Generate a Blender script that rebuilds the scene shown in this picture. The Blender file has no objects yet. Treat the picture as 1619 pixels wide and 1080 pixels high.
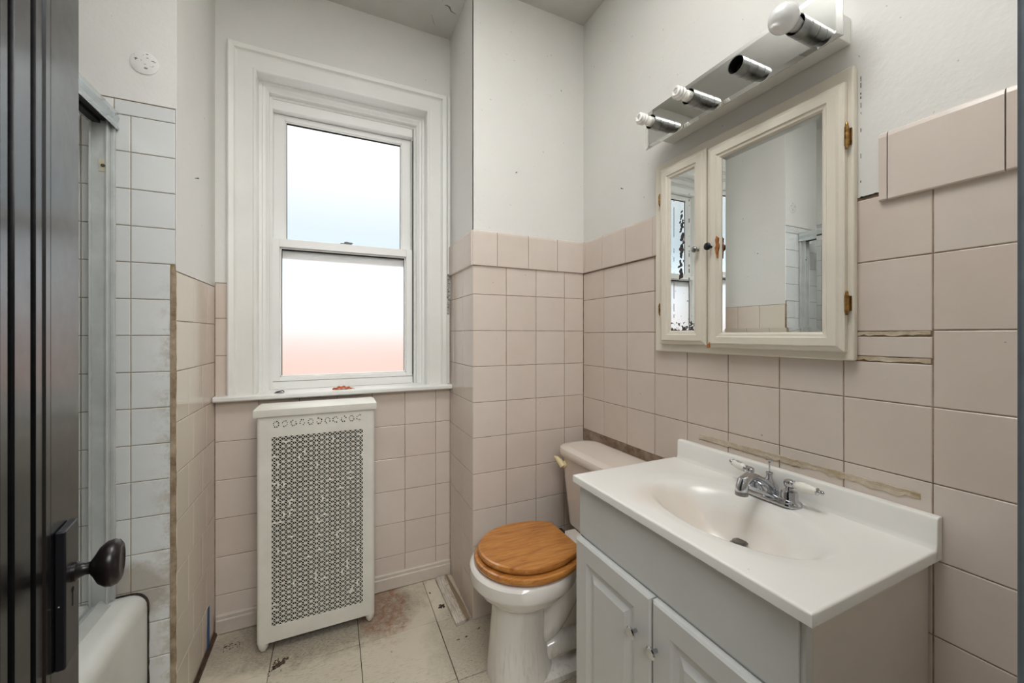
import bpy, bmesh, math, random
from mathutils import Vector, Matrix
random.seed(7)
sc = bpy.context.scene
COL = sc.collection
PI = math.pi

def lin(c):
    return tuple(((v/255.0)/12.92 if v/255.0 <= 0.04045 else ((v/255.0+0.055)/1.055)**2.4) for v in c)

# ------------------------------------------------------------------ camera
cd = bpy.data.cameras.new('camera'); cam = bpy.data.objects.new('camera', cd); COL.objects.link(cam)
cam.location = (0, 0, 1.2); cam.rotation_euler = (PI/2, 0, -math.atan(281.5/615))
cd.sensor_width = 36; cd.lens = 615/1619*36; cd.shift_y = -11/1619; cd.clip_start = 0.02; cd.clip_end = 200
sc.camera = cam
# ------------------------------------------------------------------ view
sc.view_settings.view_transform = 'Standard'; sc.view_settings.look = 'None'
sc.view_settings.gamma = 1; sc.view_settings.use_curve_mapping = False
sc.view_settings.exposure = 0.12
try:
    sc.cycles.use_denoising = True; sc.cycles.max_bounces = 12; sc.cycles.diffuse_bounces = 6
    sc.cycles.transparent_max_bounces = 12; sc.cycles.caustics_reflective = False
except Exception: pass
# ------------------------------------------------------------------ sky
w = bpy.data.worlds.new('sky'); sc.world = w; w.use_nodes = True
nt = w.node_tree; nt.nodes.clear()
tc = nt.nodes.new('ShaderNodeTexCoord'); sx = nt.nodes.new('ShaderNodeSeparateXYZ'); nt.links.new(tc.outputs['Generated'], sx.inputs[0])
cr = nt.nodes.new('ShaderNodeValToRGB'); nt.links.new(sx.outputs['Z'], cr.inputs[0])
e = cr.color_ramp.elements
e[0].position = 0.0; e[0].color = (0.98, 0.98, 1.0, 1)
e[1].position = 0.55; e[1].color = (1.0, 1.0, 1.0, 1)
x = e.new(0.20); x.color = (0.72, 0.87, 0.97, 1)
x = e.new(0.30); x.color = (0.92, 0.98, 1.0, 1)
bg = nt.nodes.new('ShaderNodeBackground')
sr = nt.nodes.new('ShaderNodeValToRGB'); nt.links.new(sx.outputs['Z'], sr.inputs[0]); e = sr.color_ramp.elements
e[0].position = 0.0; e[0].color = (0.50,)*3+(1,); e[1].position = 0.75; e[1].color = (1, 1, 1, 1)
for p_, v_ in ((0.13, 0.52), (0.20, 0.31), (0.31, 0.31), (0.48, 0.55)):
    x = e.new(p_); x.color = (v_,)*3+(1,)
ml = nt.nodes.new('ShaderNodeMath'); ml.operation = 'MULTIPLY'; ml.inputs[1].default_value = 3.0
nt.links.new(sr.outputs[0], ml.inputs[0]); nt.links.new(ml.outputs[0], bg.inputs[1])
nt.links.new(cr.outputs[0], bg.inputs[0]); wo = nt.nodes.new('ShaderNodeOutputWorld'); nt.links.new(bg.outputs[0], wo.inputs[0])

def area(name, loc, target, sx_, sy_, energy, color=(1, 1, 1)):
    l = bpy.data.lights.new(name, 'AREA'); l.shape = 'RECTANGLE'; l.size = sx_; l.size_y = sy_; l.energy = energy; l.color = color
    o = bpy.data.objects.new(name, l); COL.objects.link(o); o.location = loc
    d = Vector(target)-Vector(loc); o.rotation_euler = d.to_track_quat('-Z', 'Y').to_euler(); return o
# added frontal fill light behind the camera, photographer's flash bounced off the bathroom ceiling, overcast light from above the window outside
area('daylight', (0.05, 2.75, 3.7), (0.05, 2.0, 1.6), 1.6, 1.0, 40, (0.95, 0.98, 1.0))
area('front_fill', (0.12, -0.75, 1.95), (0.15, 0.9, 1.2), 0.8, 0.6, 19, (1.0, 1.0, 1.0))
sl = bpy.data.lights.new('bounce_lamp', 'SPOT'); sl.energy = 310; sl.spot_size = math.radians(72); sl.spot_blend = 1.0; sl.shadow_soft_size = 0.05; sl.color = (1, 1, 1)
so = bpy.data.objects.new('bounce_lamp', sl); COL.objects.link(so); so.location = (0.05, 0.03, 1.62)
so.rotation_euler = (Vector((0.22, 0.45, 2.68))-Vector(so.location)).to_track_quat('-Z', 'Y').to_euler()

area('ceiling_fill', (0.25, 0.42, 2.66), (0.25, 0.43, 0.0), 0.6, 0.55, 9.0, (1.0, 1.0, 1.0))  # added fill under the ceiling, standing in for the flash bounced off it

# ------------------------------------------------------------------ materials
def newmat(name):
    m = bpy.data.materials.new(name); m.use_nodes = True
    n = m.node_tree.nodes; b = n['Principled BSDF']; return m, m.node_tree, b
def noise(t, scale, detail=3, rough=0.5, coord='Object', vec=None, dist=0.0):
    n = t.nodes.new('ShaderNodeTexNoise'); n.inputs['Scale'].default_value = scale; n.inputs['Detail'].default_value = detail
    n.inputs['Roughness'].default_value = rough; n.inputs['Distortion'].default_value = dist
    if vec is None:
        g = t.nodes.new('ShaderNodeNewGeometry'); vec = g.outputs['Position']
    t.links.new(vec, n.inputs['Vector']); return n.outputs['Fac']
def ramp(t, fac, stops):
    r = t.nodes.new('ShaderNodeValToRGB'); t.links.new(fac, r.inputs[0]); el = r.color_ramp.elements
    el[0].position, el[0].color = stops[0][0], (*stops[0][1], 1) if len(stops[0][1]) == 3 else stops[0][1]
    el[1].position, el[1].color = stops[-1][0], (*stops[-1][1], 1)
    for p, c in stops[1:-1]:
        k = el.new(p); k.color = (*c, 1)
    return r.outputs[0]
def mixc(t, fac, a, b, mode='MIX'):
    m = t.nodes.new('ShaderNodeMix'); m.data_type = 'RGBA'; m.blend_type = mode
    for sock, v in ((m.inputs[0], fac), (m.inputs[6], a), (m.inputs[7], b)):
        if isinstance(v, (int, float)): sock.default_value = v
        elif isinstance(v, tuple): sock.default_value = (*v, 1) if len(v) == 3 else v
        else: t.links.new(v, sock)
    return m.outputs[2]
def mathn(t, op, a, b=0.0, c=None):
    m = t.nodes.new('ShaderNodeMath'); m.operation = op
    for i, v in enumerate((a, b, c)):
        if v is None: continue
        if isinstance(v, (int, float)): m.inputs[i].default_value = v
        else: t.links.new(v, m.inputs[i])
    return m.outputs[0]
def bump(t, b, h, strength=0.2, dist=0.002):
    k = t.nodes.new('ShaderNodeBump'); k.inputs['Strength'].default_value = strength; k.inputs['Distance'].default_value = dist
    t.links.new(h, k.inputs['Height']); t.links.new(k.outputs[0], b.inputs['Normal'])
def pos(t):
    g = t.nodes.new('ShaderNodeNewGeometry'); s = t.nodes.new('ShaderNodeSeparateXYZ'); t.links.new(g.outputs['Position'], s.inputs[0])
    return g.outputs['Position'], s.outputs
def blob(t, c, r, warp=0.0, wscale=20):
    """1 inside an ellipsoid around c, radii r, with a ragged edge"""
    p, s = pos(t); acc = None
    for i in range(3):
        d = mathn(t, 'DIVIDE', mathn(t, 'SUBTRACT', s[i], c[i]), r[i]); d = mathn(t, 'MULTIPLY', d, d)
        acc = d if acc is None else mathn(t, 'ADD', acc, d)
    if warp: acc = mathn(t, 'ADD', acc, mathn(t, 'MULTIPLY', mathn(t, 'SUBTRACT', noise(t, wscale, 5, 0.7), 0.5), warp))
    m = t.nodes.new('ShaderNodeMapRange'); m.inputs[1].default_value = 1.1; m.inputs[2].default_value = 0.5
    t.links.new(acc, m.inputs[0]); m.clamp = True; return m.outputs[0]

def simple(name, rgb, rough=0.5, metal=0.0, var=0.04, vscale=6, bmp=0.0, bscale=80, spec=0.5, coat=0.0):
    m, t, b = newmat(name); c = lin(rgb)
    f = noise(t, vscale, 4, 0.6)
    dark = tuple(v*(1-var*2.2) for v in c); light = tuple(min(1, v*(1+var)) for v in c)
    t.links.new(ramp(t, f, [(0.3, dark), (0.7, light)]), b.inputs['Base Color'])
    b.inputs['Roughness'].default_value = rough; b.inputs['Metallic'].default_value = metal
    b.inputs['Specular IOR Level'].default_value = spec; b.inputs['Coat Weight'].default_value = coat
    if bmp: bump(t, b, noise(t, bscale, 3, 0.6), bmp, 0.002)
    return m

M = {}
def paint_wall():
    m, t, b = newmat('painted_plaster'); c = lin((222, 221, 217))
    col = ramp(t, noise(t, 3.0, 5, 0.6), [(0.25, tuple(v*0.95 for v in c)), (0.75, c)])
    sp = ramp(t, noise(t, 75, 2, 0.4), [(0.765, (0, 0, 0)), (0.79, (1, 1, 1))])
    sp2 = mathn(t, 'MULTIPLY', sp, 0.5)
    col = mixc(t, sp2, col, lin((120, 116, 110)))
    t.links.new(col, b.inputs['Base Color']); b.inputs['Roughness'].default_value = 0.6
    h = mathn(t, 'ADD', mathn(t, 'MULTIPLY', noise(t, 14, 4, 0.6), 1.0), mathn(t, 'MULTIPLY', noise(t, 120, 2, 0.5), 0.12))
    bump(t, b, h, 0.35, 0.006); return m
M['wall'] = paint_wall()
M['ceiling'] = simple('ceiling_plaster', (205, 204, 200), 0.7, var=0.03, bmp=0.5, bscale=22)
def tile_mat(name, rgb, rgb2, rough=0.16, dirt=0.35, stain=None):
    m, t, b = newmat(name)
    a = t.nodes.new('ShaderNodeAttribute'); a.attribute_name = 'tint'
    s = t.nodes.new('ShaderNodeSeparateColor'); t.links.new(a.outputs['Color'], s.inputs[0])
    col = mixc(t, s.outputs[0], lin(rgb), lin(rgb2))
    cloud = ramp(t, noise(t, 9, 5, 0.65), [(0.35, (0.90, 0.89, 0.87)), (0.62, (1, 1, 1))])
    col = mixc(t, dirt, col, cloud, 'MULTIPLY') if dirt else col
    sp = ramp(t, noise(t, 55, 3, 0.55), [(0.74, (0, 0, 0)), (0.775, (1, 1, 1))])
    col = mixc(t, mathn(t, 'MULTIPLY', sp, 0.5), col, lin((92, 74, 62)))
    if stain: col = stain(t, col)
    t.links.new(col, b.inputs['Base Color'])
    b.inputs['Roughness'].default_value = rough; b.inputs['Specular IOR Level'].default_value = 0.45
    bump(t, b, noise(t, 30, 2, 0.5), 0.06, 0.003); return m
M['tile'] = tile_mat('pink_tile', (211, 198, 187), (215, 204, 194))
def reflect_tint(t, col):  # paler reflection painted into the tile colour, stronger towards the tub end
    p, s = pos(t); m = t.nodes.new('ShaderNodeMapRange'); t.links.new(s[1], m.inputs[0]); m.inputs[1].default_value = 1.78; m.inputs[2].default_value = 1.62; m.clamp = True
    return mixc(t, m.outputs[0], col, lin((216, 208, 193)))
M['tile_left'] = tile_mat('left_pink_tile', (210, 195, 182), (214, 202, 190), 0.14, 0.5, reflect_tint)
def soap(t, col):
    p, s = pos(t)
    m = t.nodes.new('ShaderNodeMapRange'); t.links.new(s[0], m.inputs[0]); m.inputs[1].default_value = -0.50; m.inputs[2].default_value = -0.445; m.clamp = True
    mz = t.nodes.new('ShaderNodeMapRange'); t.links.new(s[2], mz.inputs[0]); mz.inputs[1].default_value = 1.42; mz.inputs[2].default_value = 1.2; mz.clamp = True
    f = ramp(t, noise(t, 26, 5, 0.75), [(0.46, (0, 0, 0)), (0.60, (1, 1, 1))])
    k = mathn(t, 'MULTIPLY', mathn(t, 'MULTIPLY', m.outputs[0], mz.outputs[0]), f)
    col = mixc(t, mathn(t, 'MULTIPLY', k, 0.6), col, lin((170, 158, 138)))
    b1 = blob(t, (-0.53, 1.49, 0.45), (0.09, 0.1, 0.09), 1.2, 30)
    return mixc(t, mathn(t, 'MULTIPLY', b1, 0.55), col, lin((132, 112, 84)))
M['tub_tile'] = tile_mat('grey_white_tile', (212, 215, 215), (218, 220, 219), 0.12, 0.3, soap)
def grout(name, rgb, dark):
    m, t, b = newmat(name)
    t.links.new(ramp(t, noise(t, 18, 5, 0.7), [(0.35, lin(dark)), (0.65, lin(rgb))]), b.inputs['Base Color']); b.inputs['Roughness'].default_value = 0.9
    bump(t, b, noise(t, 220, 3, 0.6), 0.5, 0.002); return m
M['grout'] = grout('old_grout', (170, 152, 134), (120, 98, 78))
M['tub_grout'] = grout('tub_grout', (168, 150, 118), (128, 102, 66))
M['mortar'] = grout('bare_mortar', (176, 160, 136), (118, 98, 74))
M['white_wood'] = simple('white_painted_wood', (226, 226, 222), 0.4, var=0.02, bmp=0.12, bscale=30)
M['white_vinyl'] = simple('white_vinyl', (230, 230, 227), 0.35, var=0.01)
M['cream'] = simple('cream_paint', (226, 219, 204), 0.35, var=0.03, bmp=0.1, bscale=40)
M['cover'] = simple('cream_enamel', (218, 216, 206), 0.42, var=0.04, vscale=9, bmp=0.1, bscale=60)
M['cab'] = simple('grey_white_laminate', (205, 206, 204), 0.38, var=0.02)
M['cab_side'] = simple('cabinet_side_laminate', (216, 207, 198), 0.5, var=0.02)
def marble():
    m, t, b = newmat('cultured_marble'); c = lin((235, 234, 230))
    b1 = blob(t, (0.80, 0.76, 0.70), (0.15, 0.12, 0.12), 0.3, 10)
    b2 = blob(t, (0.92, 0.66, 0.68), (0.12, 0.16, 0.07), 0.5, 12)
    k = mathn(t, 'MAXIMUM', mathn(t, 'MULTIPLY', b1, 0.55), mathn(t, 'MULTIPLY', b2, 0.35))
    col = mixc(t, k, c, lin((222, 207, 190)))
    sp = ramp(t, noise(t, 60, 2, 0.5), [(0.78, (0, 0, 0)), (0.80, (1, 1, 1))])
    col = mixc(t, mathn(t, 'MULTIPLY', sp, 0.6), col, lin((110, 95, 82)))
    t.links.new(col, b.inputs['Base Color']); b.inputs['Roughness'].default_value = 0.22; return m
M['marble'] = marble()
def china(name, c0):
    m, t, b = newmat(name); c = lin(c0)
    p, s = pos(t); mz = t.nodes.new('ShaderNodeMapRange'); t.links.new(s[2], mz.inputs[0]); mz.inputs[1].default_value = 0.32; mz.inputs[2].default_value = 0.0
    mp = t.nodes.new('ShaderNodeMapping'); t.links.new(p, mp.inputs[0]); mp.inputs['Scale'].default_value = (1, 1, 0.12)
    f = ramp(t, noise(t, 55, 4, 0.7, vec=mp.outputs[0]), [(0.5, (0, 0, 0)), (0.75, (1, 1, 1))])
    k = mathn(t, 'MULTIPLY', mathn(t, 'MULTIPLY', mz.outputs[0], f), 0.55)
    t.links.new(mixc(t, k, c, lin((160, 145, 120))), b.inputs['Base Color'])
    b.inputs['Roughness'].default_value = 0.12; b.inputs['Coat Weight'].default_value = 0.3; return m
M['china'] = china('toilet_china', (226, 222, 216))
M['tank'] = simple('tank_china', (222, 212, 202), 0.15, var=0.01)
M['tub'] = simple('tub_enamel', (222, 223, 218), 0.2, var=0.03, vscale=5)
M['chrome'] = simple('chrome', (198, 200, 204), 0.12, 1.0, var=0.05, vscale=40)
M['dull_chrome'] = simple('worn_chrome', (150, 151, 150), 0.30, 1.0, var=0.12, vscale=45)
M['alu'] = simple('oxidised_aluminium', (200, 204, 202), 0.42, 0.25, var=0.06, vscale=14)
M['polished_alu'] = simple('polished_aluminium', (204, 211, 213), 0.18, 0.7, var=0.05, vscale=8)
M['brass'] = simple('aged_brass', (170, 132, 78), 0.35, 1.0, var=0.3, vscale=120)
M['dark_socket'] = simple('black_socket', (22, 20, 18), 0.5)
M['black'] = simple('black_gap', (12, 11, 10), 0.8)
M['black_metal'] = simple('black_metal', (44, 44, 48), 0.28, 0.6)
M['porcelain'] = simple('porcelain', (236, 234, 226), 0.12, var=0.01)
M['cfl'] = simple('white_glass_tube', (236, 234, 230), 0.25, var=0.01)
M['almond'] = simple('almond_plastic', (226, 210, 164), 0.35)
M['tape'] = simple('blue_tape', (20, 84, 150), 0.6)
M['rough_white'] = simple('chipped_paint', (205, 204, 198), 0.6, var=0.15, vscale=60, bmp=0.6, bscale=90)
def door_mat():
    m, t, b = newmat('black_varnished_wood')
    p, s = pos(t); mp = t.nodes.new('ShaderNodeMapping'); t.links.new(p, mp.inputs[0]); mp.inputs['Scale'].default_value = (6, 6, 0.5)
    n1 = noise(t, 22, 5, 0.7, vec=mp.outputs[0])
    t.links.new(ramp(t, n1, [(0.3, lin((10, 10, 11))), (0.7, lin((24, 23, 24)))]), b.inputs['Base Color'])
    t.links.new(ramp(t, noise(t, 34, 6, 0.75), [(0.35, (0.20,)*3), (0.7, (0.26,)*3)]), b.inputs['Roughness'])
    b.inputs['Specular IOR Level'].default_value = 0.65
    return m
M['door'] = door_mat()
M['knob'] = simple('dark_bronze', (34, 28, 29), 0.3, 0.3, var=0.2, vscale=50)
def wood_lid():
    m, t, b = newmat('golden_oak')
    p, s = pos(t); mp = t.nodes.new('ShaderNodeMapping'); t.links.new(p, mp.inputs[0])
    mp.inputs['Rotation'].default_value = (0, 0, math.radians(12)); mp.inputs['Scale'].default_value = (1.2, 9, 9)
    n1 = noise(t, 7, 6, 0.65, vec=mp.outputs[0], dist=0.6)
    mp2 = t.nodes.new('ShaderNodeMapping'); t.links.new(p, mp2.inputs[0]); mp2.inputs['Rotation'].default_value = (0, 0, math.radians(12)); mp2.inputs['Scale'].default_value = (4, 90, 90)
    n2 = noise(t, 5, 3, 0.6, vec=mp2.outputs[0])
    col = ramp(t, n1, [(0.3, lin((150, 92, 40))), (0.5, lin((188, 124, 58))), (0.7, lin((206, 148, 80)))])
    col = mixc(t, 0.5, col, ramp(t, n2, [(0.3, (0.72, 0.66, 0.6)), (0.6, (1, 1, 1))]), 'MULTIPLY')
    t.links.new(col, b.inputs['Base Color']); b.inputs['Roughness'].default_value = 0.3; b.inputs['Coat Weight'].default_value = 0.25
    return m
M['oak'] = wood_lid()
def board_mat():
    m, t, b = newmat('worn_painted_board')
    p, s = pos(t); mp = t.nodes.new('ShaderNodeMapping'); t.links.new(p, mp.inputs[0]); mp.inputs['Scale'].default_value = (14, 0.7, 1)
    n1 = noise(t, 22, 4, 0.7, vec=mp.outputs[0])
    col = ramp(t, n1, [(0.35, lin((150, 136, 122))), (0.52, lin((206, 198, 186))), (0.7, lin((222, 216, 206)))])
    k = ramp(t, noise(t, 34, 5, 0.7, vec=p), [(0.58, (0, 0, 0)), (0.62, (1, 1, 1))])
    ex = blob(t, (0.508, 1.72, 0.02), (0.014, 0.3, 0.05), 1.0, 40)
    k = mathn(t, 'MAXIMUM', mathn(t, 'MULTIPLY', k, 0.55), ex)
    t.links.new(mixc(t, k, col, lin((140, 122, 98))), b.inputs['Base Color']); b.inputs['Roughness'].default_value = 0.7; return m
M['board'] = board_mat()
def floor_mat():
    m, t, b = newmat('worn_floor_tile')
    p, s = pos(t)
    a = t.nodes.new('ShaderNodeAttribute'); a.attribute_name = 'tint'
    ss = t.nodes.new('ShaderNodeSeparateColor'); t.links.new(a.outputs['Color'], ss.inputs[0])
    col = mixc(t, ss.outputs[0], lin((206, 197, 178)), lin((216, 208, 190)))
    # scuffs, stretched along a slanting direction
    mp = t.nodes.new('ShaderNodeMapping'); t.links.new(p, mp.inputs[0]); mp.inputs['Rotation'].default_value = (0, 0, math.radians(-28)); mp.inputs['Scale'].default_value = (1.4, 9, 1)
    sc1 = ramp(t, noise(t, 26, 6, 0.8, vec=mp.outputs[0]), [(0.53, (0, 0, 0)), (0.63, (1, 1, 1))])
    area_ = ramp(t, noise(t, 4.2, 4, 0.6), [(0.40, (0, 0, 0)), (0.62, (1, 1, 1))])
    col = mixc(t, mathn(t, 'MULTIPLY', mathn(t, 'MULTIPLY', sc1, area_), 0.85), col, lin((126, 106, 84)))
    # dirt towards the window wall and around the toilet
    d1 = blob(t, (-0.03, 1.80, 0), (0.42, 0.22, 0.3), 1.6, 14)
    d2 = blob(t, (0.60, 1.42, 0), (0.30, 0.34, 0.3), 1.4, 12)
    d3 = blob(t, (0.83, 1.2, 0), (0.16, 0.25, 0.3), 0.8, 16)
    d5 = blob(t, (-0.35, 1.80, 0), (0.10, 0.12, 0.3), 1.2, 24)
    grain = ramp(t, noise(t, 60, 6, 0.8, vec=mp.outputs[0]), [(0.38, (0.1,)*3), (0.66, (1, 1, 1))])
    dd = mathn(t, 'MAXIMUM', mathn(t, 'MAXIMUM', mathn(t, 'MULTIPLY', d1, 1.0), mathn(t, 'MULTIPLY', d2, 0.6)), mathn(t, 'MAXIMUM', mathn(t, 'MULTIPLY', d3, 1.0), mathn(t, 'MULTIPLY', d5, 0.7)))
    col = mixc(t, mathn(t, 'MULTIPLY', dd, grain), col, lin((74, 58, 44)))
    r1 = blob(t, (0.20, 1.77, 0), (0.11, 0.20, 0.3), 2.2, 12)
    g2 = ramp(t, noise(t, 30, 7, 0.85), [(0.40, (0.0,)*3), (0.62, (1, 1, 1))])
    col = mixc(t, mathn(t, 'MULTIPLY', mathn(t, 'MULTIPLY', r1, g2), 0.85), col, lin((136, 76, 38)))
    sp = ramp(t, noise(t, 62, 3, 0.5), [(0.715, (0, 0, 0)), (0.735, (1, 1, 1))])
    col = mixc(t, mathn(t, 'MULTIPLY', sp, 0.8), col, lin((60, 50, 42)))
    t.links.new(col, b.inputs['Base Color']); b.inputs['Roughness'].default_value = 0.55
    bump(t, b, noise(t, 40, 5, 0.7), 0.15, 0.002); return m
M['floor'] = floor_mat()
M['floor_gap'] = grout('floor_gap_dirt', (70, 58, 46), (34, 27, 22))
M['dirt'] = grout('dirt', (96, 80, 62), (44, 36, 28))
M['leaf'] = simple('dry_leaf', (196, 92, 40), 0.7, var=0.3, vscale=90)
def mirror_mat(name, worn):
    m, t, b = newmat(name); b.inputs['Metallic'].default_value = 1; b.inputs['Roughness'].default_value = 0.0
    b.inputs['Base Color'].default_value = (*lin((238, 241, 240)), 1)
    if worn:
        p, s = pos(t)
        y = s[1]; z = s[2]
        # ragged vertical column of lost silver down the middle, thin line beside it, crust at the foot
        wob = mathn(t, 'MULTIPLY', mathn(t, 'SUBTRACT', noise(t, 9, 2, 0.5), 0.5), 0.03)
        dy = mathn(t, 'ABSOLUTE', mathn(t, 'SUBTRACT', mathn(t, 'ADD', y, wob), 0.952))
        colm = t.nodes.new('ShaderNodeMapRange'); t.links.new(dy, colm.inputs[0]); colm.inputs[1].default_value = 0.022; colm.inputs[2].default_value = 0.004; colm.clamp = True
        zr = ramp(t, z, [(0.0, (0, 0, 0)), (1.0, (1, 1, 1))])
        zt = t.nodes.new('ShaderNodeMapRange'); t.links.new(z, zt.inputs[0]); zt.inputs[1].default_value = 1.30; zt.inputs[2].default_value = 1.40; zt.clamp = True
        zt2 = t.nodes.new('ShaderNodeMapRange'); t.links.new(z, zt2.inputs[0]); zt2.inputs[1].default_value = 1.665; zt2.inputs[2].default_value = 1.60; zt2.clamp = True
        v = t.nodes.new('ShaderNodeTexVoronoi'); v.inputs['Scale'].default_value = 75; t.links.new(p, v.inputs['Vector'])
        body = mathn(t, 'MULTIPLY', colm.outputs[0], mathn(t, 'MULTIPLY', zt.outputs[0], zt2.outputs[0]))
        k1 = mathn(t, 'GREATER_THAN', mathn(t, 'SUBTRACT', mathn(t, 'ADD', body, mathn(t, 'MULTIPLY', noise(t, 80, 3, 0.6), 1.0)), mathn(t, 'MULTIPLY', v.outputs['Distance'], 0.9)), 0.92)
        k1 = mathn(t, 'MULTIPLY', k1, mathn(t, 'GREATER_THAN', body, 0.05))
        ft = t.nodes.new('ShaderNodeMapRange'); t.links.new(z, ft.inputs[0]); ft.inputs[1].default_value = 1.27; ft.inputs[2].default_value = 1.20; ft.clamp = True
        k2 = mathn(t, 'GREATER_THAN', mathn(t, 'ADD', mathn(t, 'MULTIPLY', ft.outputs[0], 0.30), noise(t, 95, 3, 0.6)), 0.72)
        l1 = mathn(t, 'LESS_THAN', mathn(t, 'ABSOLUTE', mathn(t, 'SUBTRACT', y, 0.919)), 0.0014)
        l1 = mathn(t, 'MULTIPLY', l1, mathn(t, 'GREATER_THAN', noise(t, 70, 2, 0.5), 0.52))
        l2 = mathn(t, 'LESS_THAN', mathn(t, 'ABSOLUTE', mathn(t, 'SUBTRACT', y, 0.981)), 0.0012)
        l2 = mathn(t, 'MULTIPLY', l2, mathn(t, 'MULTIPLY', mathn(t, 'GREATER_THAN', noise(t, 40, 2, 0.5), 0.46), mathn(t, 'LESS_THAN', z, 1.66)))
        k = mathn(t, 'MAXIMUM', mathn(t, 'MAXIMUM', k1, k2), mathn(t, 'MAXIMUM', l1, l2))
        k = mathn(t, 'MULTIPLY', k, mathn(t, 'LESS_THAN', z, 1.67))
        t.links.new(mixc(t, k, lin((226, 230, 229)), lin((64, 56, 56))), b.inputs['Base Color'])
        t.links.new(mathn(t, 'SUBTRACT', 1.0, k), b.inputs['Metallic']); t.links.new(mathn(t, 'MULTIPLY', k, 0.6), b.inputs['Roughness'])
    return m
M['mirror'] = mirror_mat('mirror_glass', False)
M['worn_mirror'] = mirror_mat('desilvered_mirror_glass', True)
def pane_mat(name, transp, rough):
    m = bpy.data.materials.new(name); m.use_nodes = True; t = m.node_tree; t.nodes.clear()
    o = t.nodes.new('ShaderNodeOutputMaterial'); tr = t.nodes.new('ShaderNodeBsdfTransparent'); tr.inputs[0].default_value = (0.97, 0.98, 0.98, 1)
    rf = t.nodes.new('ShaderNodeBsdfTranslucent'); rf.inputs[0].default_value = (0.95, 0.96, 0.97, 1)
    gl = t.nodes.new('ShaderNodeBsdfRefraction'); gl.inputs['Roughness'].default_value = rough; gl.inputs['IOR'].default_value = 1.25
    mx = t.nodes.new('ShaderNodeMixShader'); mx.inputs[0].default_value = 0.165; t.links.new(gl.outputs[0], mx.inputs[1]); t.links.new(rf.outputs[0], mx.inputs[2])
    m2 = t.nodes.new('ShaderNodeMixShader'); m2.inputs[0].default_value = transp; t.links.new(mx.outputs[0], m2.inputs[1]); t.links.new(tr.outputs[0], m2.inputs[2])
    g = t.nodes.new('ShaderNodeNewGeometry'); n = t.nodes.new('ShaderNodeTexNoise'); n.inputs['Scale'].default_value = 420; t.links.new(g.outputs['Position'], n.inputs['Vector'])
    bp = t.nodes.new('ShaderNodeBump'); bp.inputs['Strength'].default_value = 0.25; bp.inputs['Distance'].default_value = 0.001; t.links.new(n.outputs['Fac'], bp.inputs['Height']); t.links.new(bp.outputs[0], gl.inputs['Normal'])
    t.links.new(m2.outputs[0], o.inputs[0]); return m
M['pane_upper'] = pane_mat('clear_film_glass', 0.80, 0.3)
M['pane_lower'] = pane_mat('frosted_glass', 0.04, 0.52)
def bulb_mat():
    m, t, b = newmat('frosted_bulb_glass'); b.inputs['Base Color'].default_value = (0.86, 0.86, 0.85, 1)
    b.inputs['Roughness'].default_value = 0.12; b.inputs['Transmission Weight'].default_value = 0.25; b.inputs['Coat Weight'].default_value = 0.2; return m
M['bulb'] = bulb_mat()
def plate_mirror():
    m, t, b = newmat('mirror_plate'); b.inputs['Metallic'].default_value = 1; b.inputs['Roughness'].default_value = 0.015
    b.inputs['Base Color'].default_value = (*lin((222, 223, 220)), 1); return m
M['plate'] = plate_mirror()
def brick():
    m, t, b = newmat('house_brick'); p, s = pos(t)
    k = t.nodes.new('ShaderNodeTexBrick'); c = t.nodes.new('ShaderNodeCombineXYZ'); t.links.new(s[0], c.inputs[0]); t.links.new(s[2], c.inputs[1])
    t.links.new(c.outputs[0], k.inputs['Vector']); k.inputs['Scale'].default_value = 4; k.inputs['Color1'].default_value = (*lin((194, 142, 116)), 1); k.inputs['Color2'].default_value = (*lin((182, 128, 102)), 1)
    k.inputs['Mortar'].default_value = (*lin((205, 190, 180)), 1); t.links.new(k.outputs[0], b.inputs['Base Color']); b.inputs['Roughness'].default_value = 0.85; return m
M['brick'] = brick()
M['roof'] = simple('roof_felt', (150, 120, 112), 0.8)
M['jamb'] = simple('blue_grey_jamb', (92, 100, 106), 0.6, var=0.08, vscale=30, bmp=0.4, bscale=60)
M['hall'] = simple('hall_paint', (214, 212, 206), 0.6)
M['hall_floor'] = simple('hall_floorboards', (140, 108, 78), 0.5)

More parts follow.
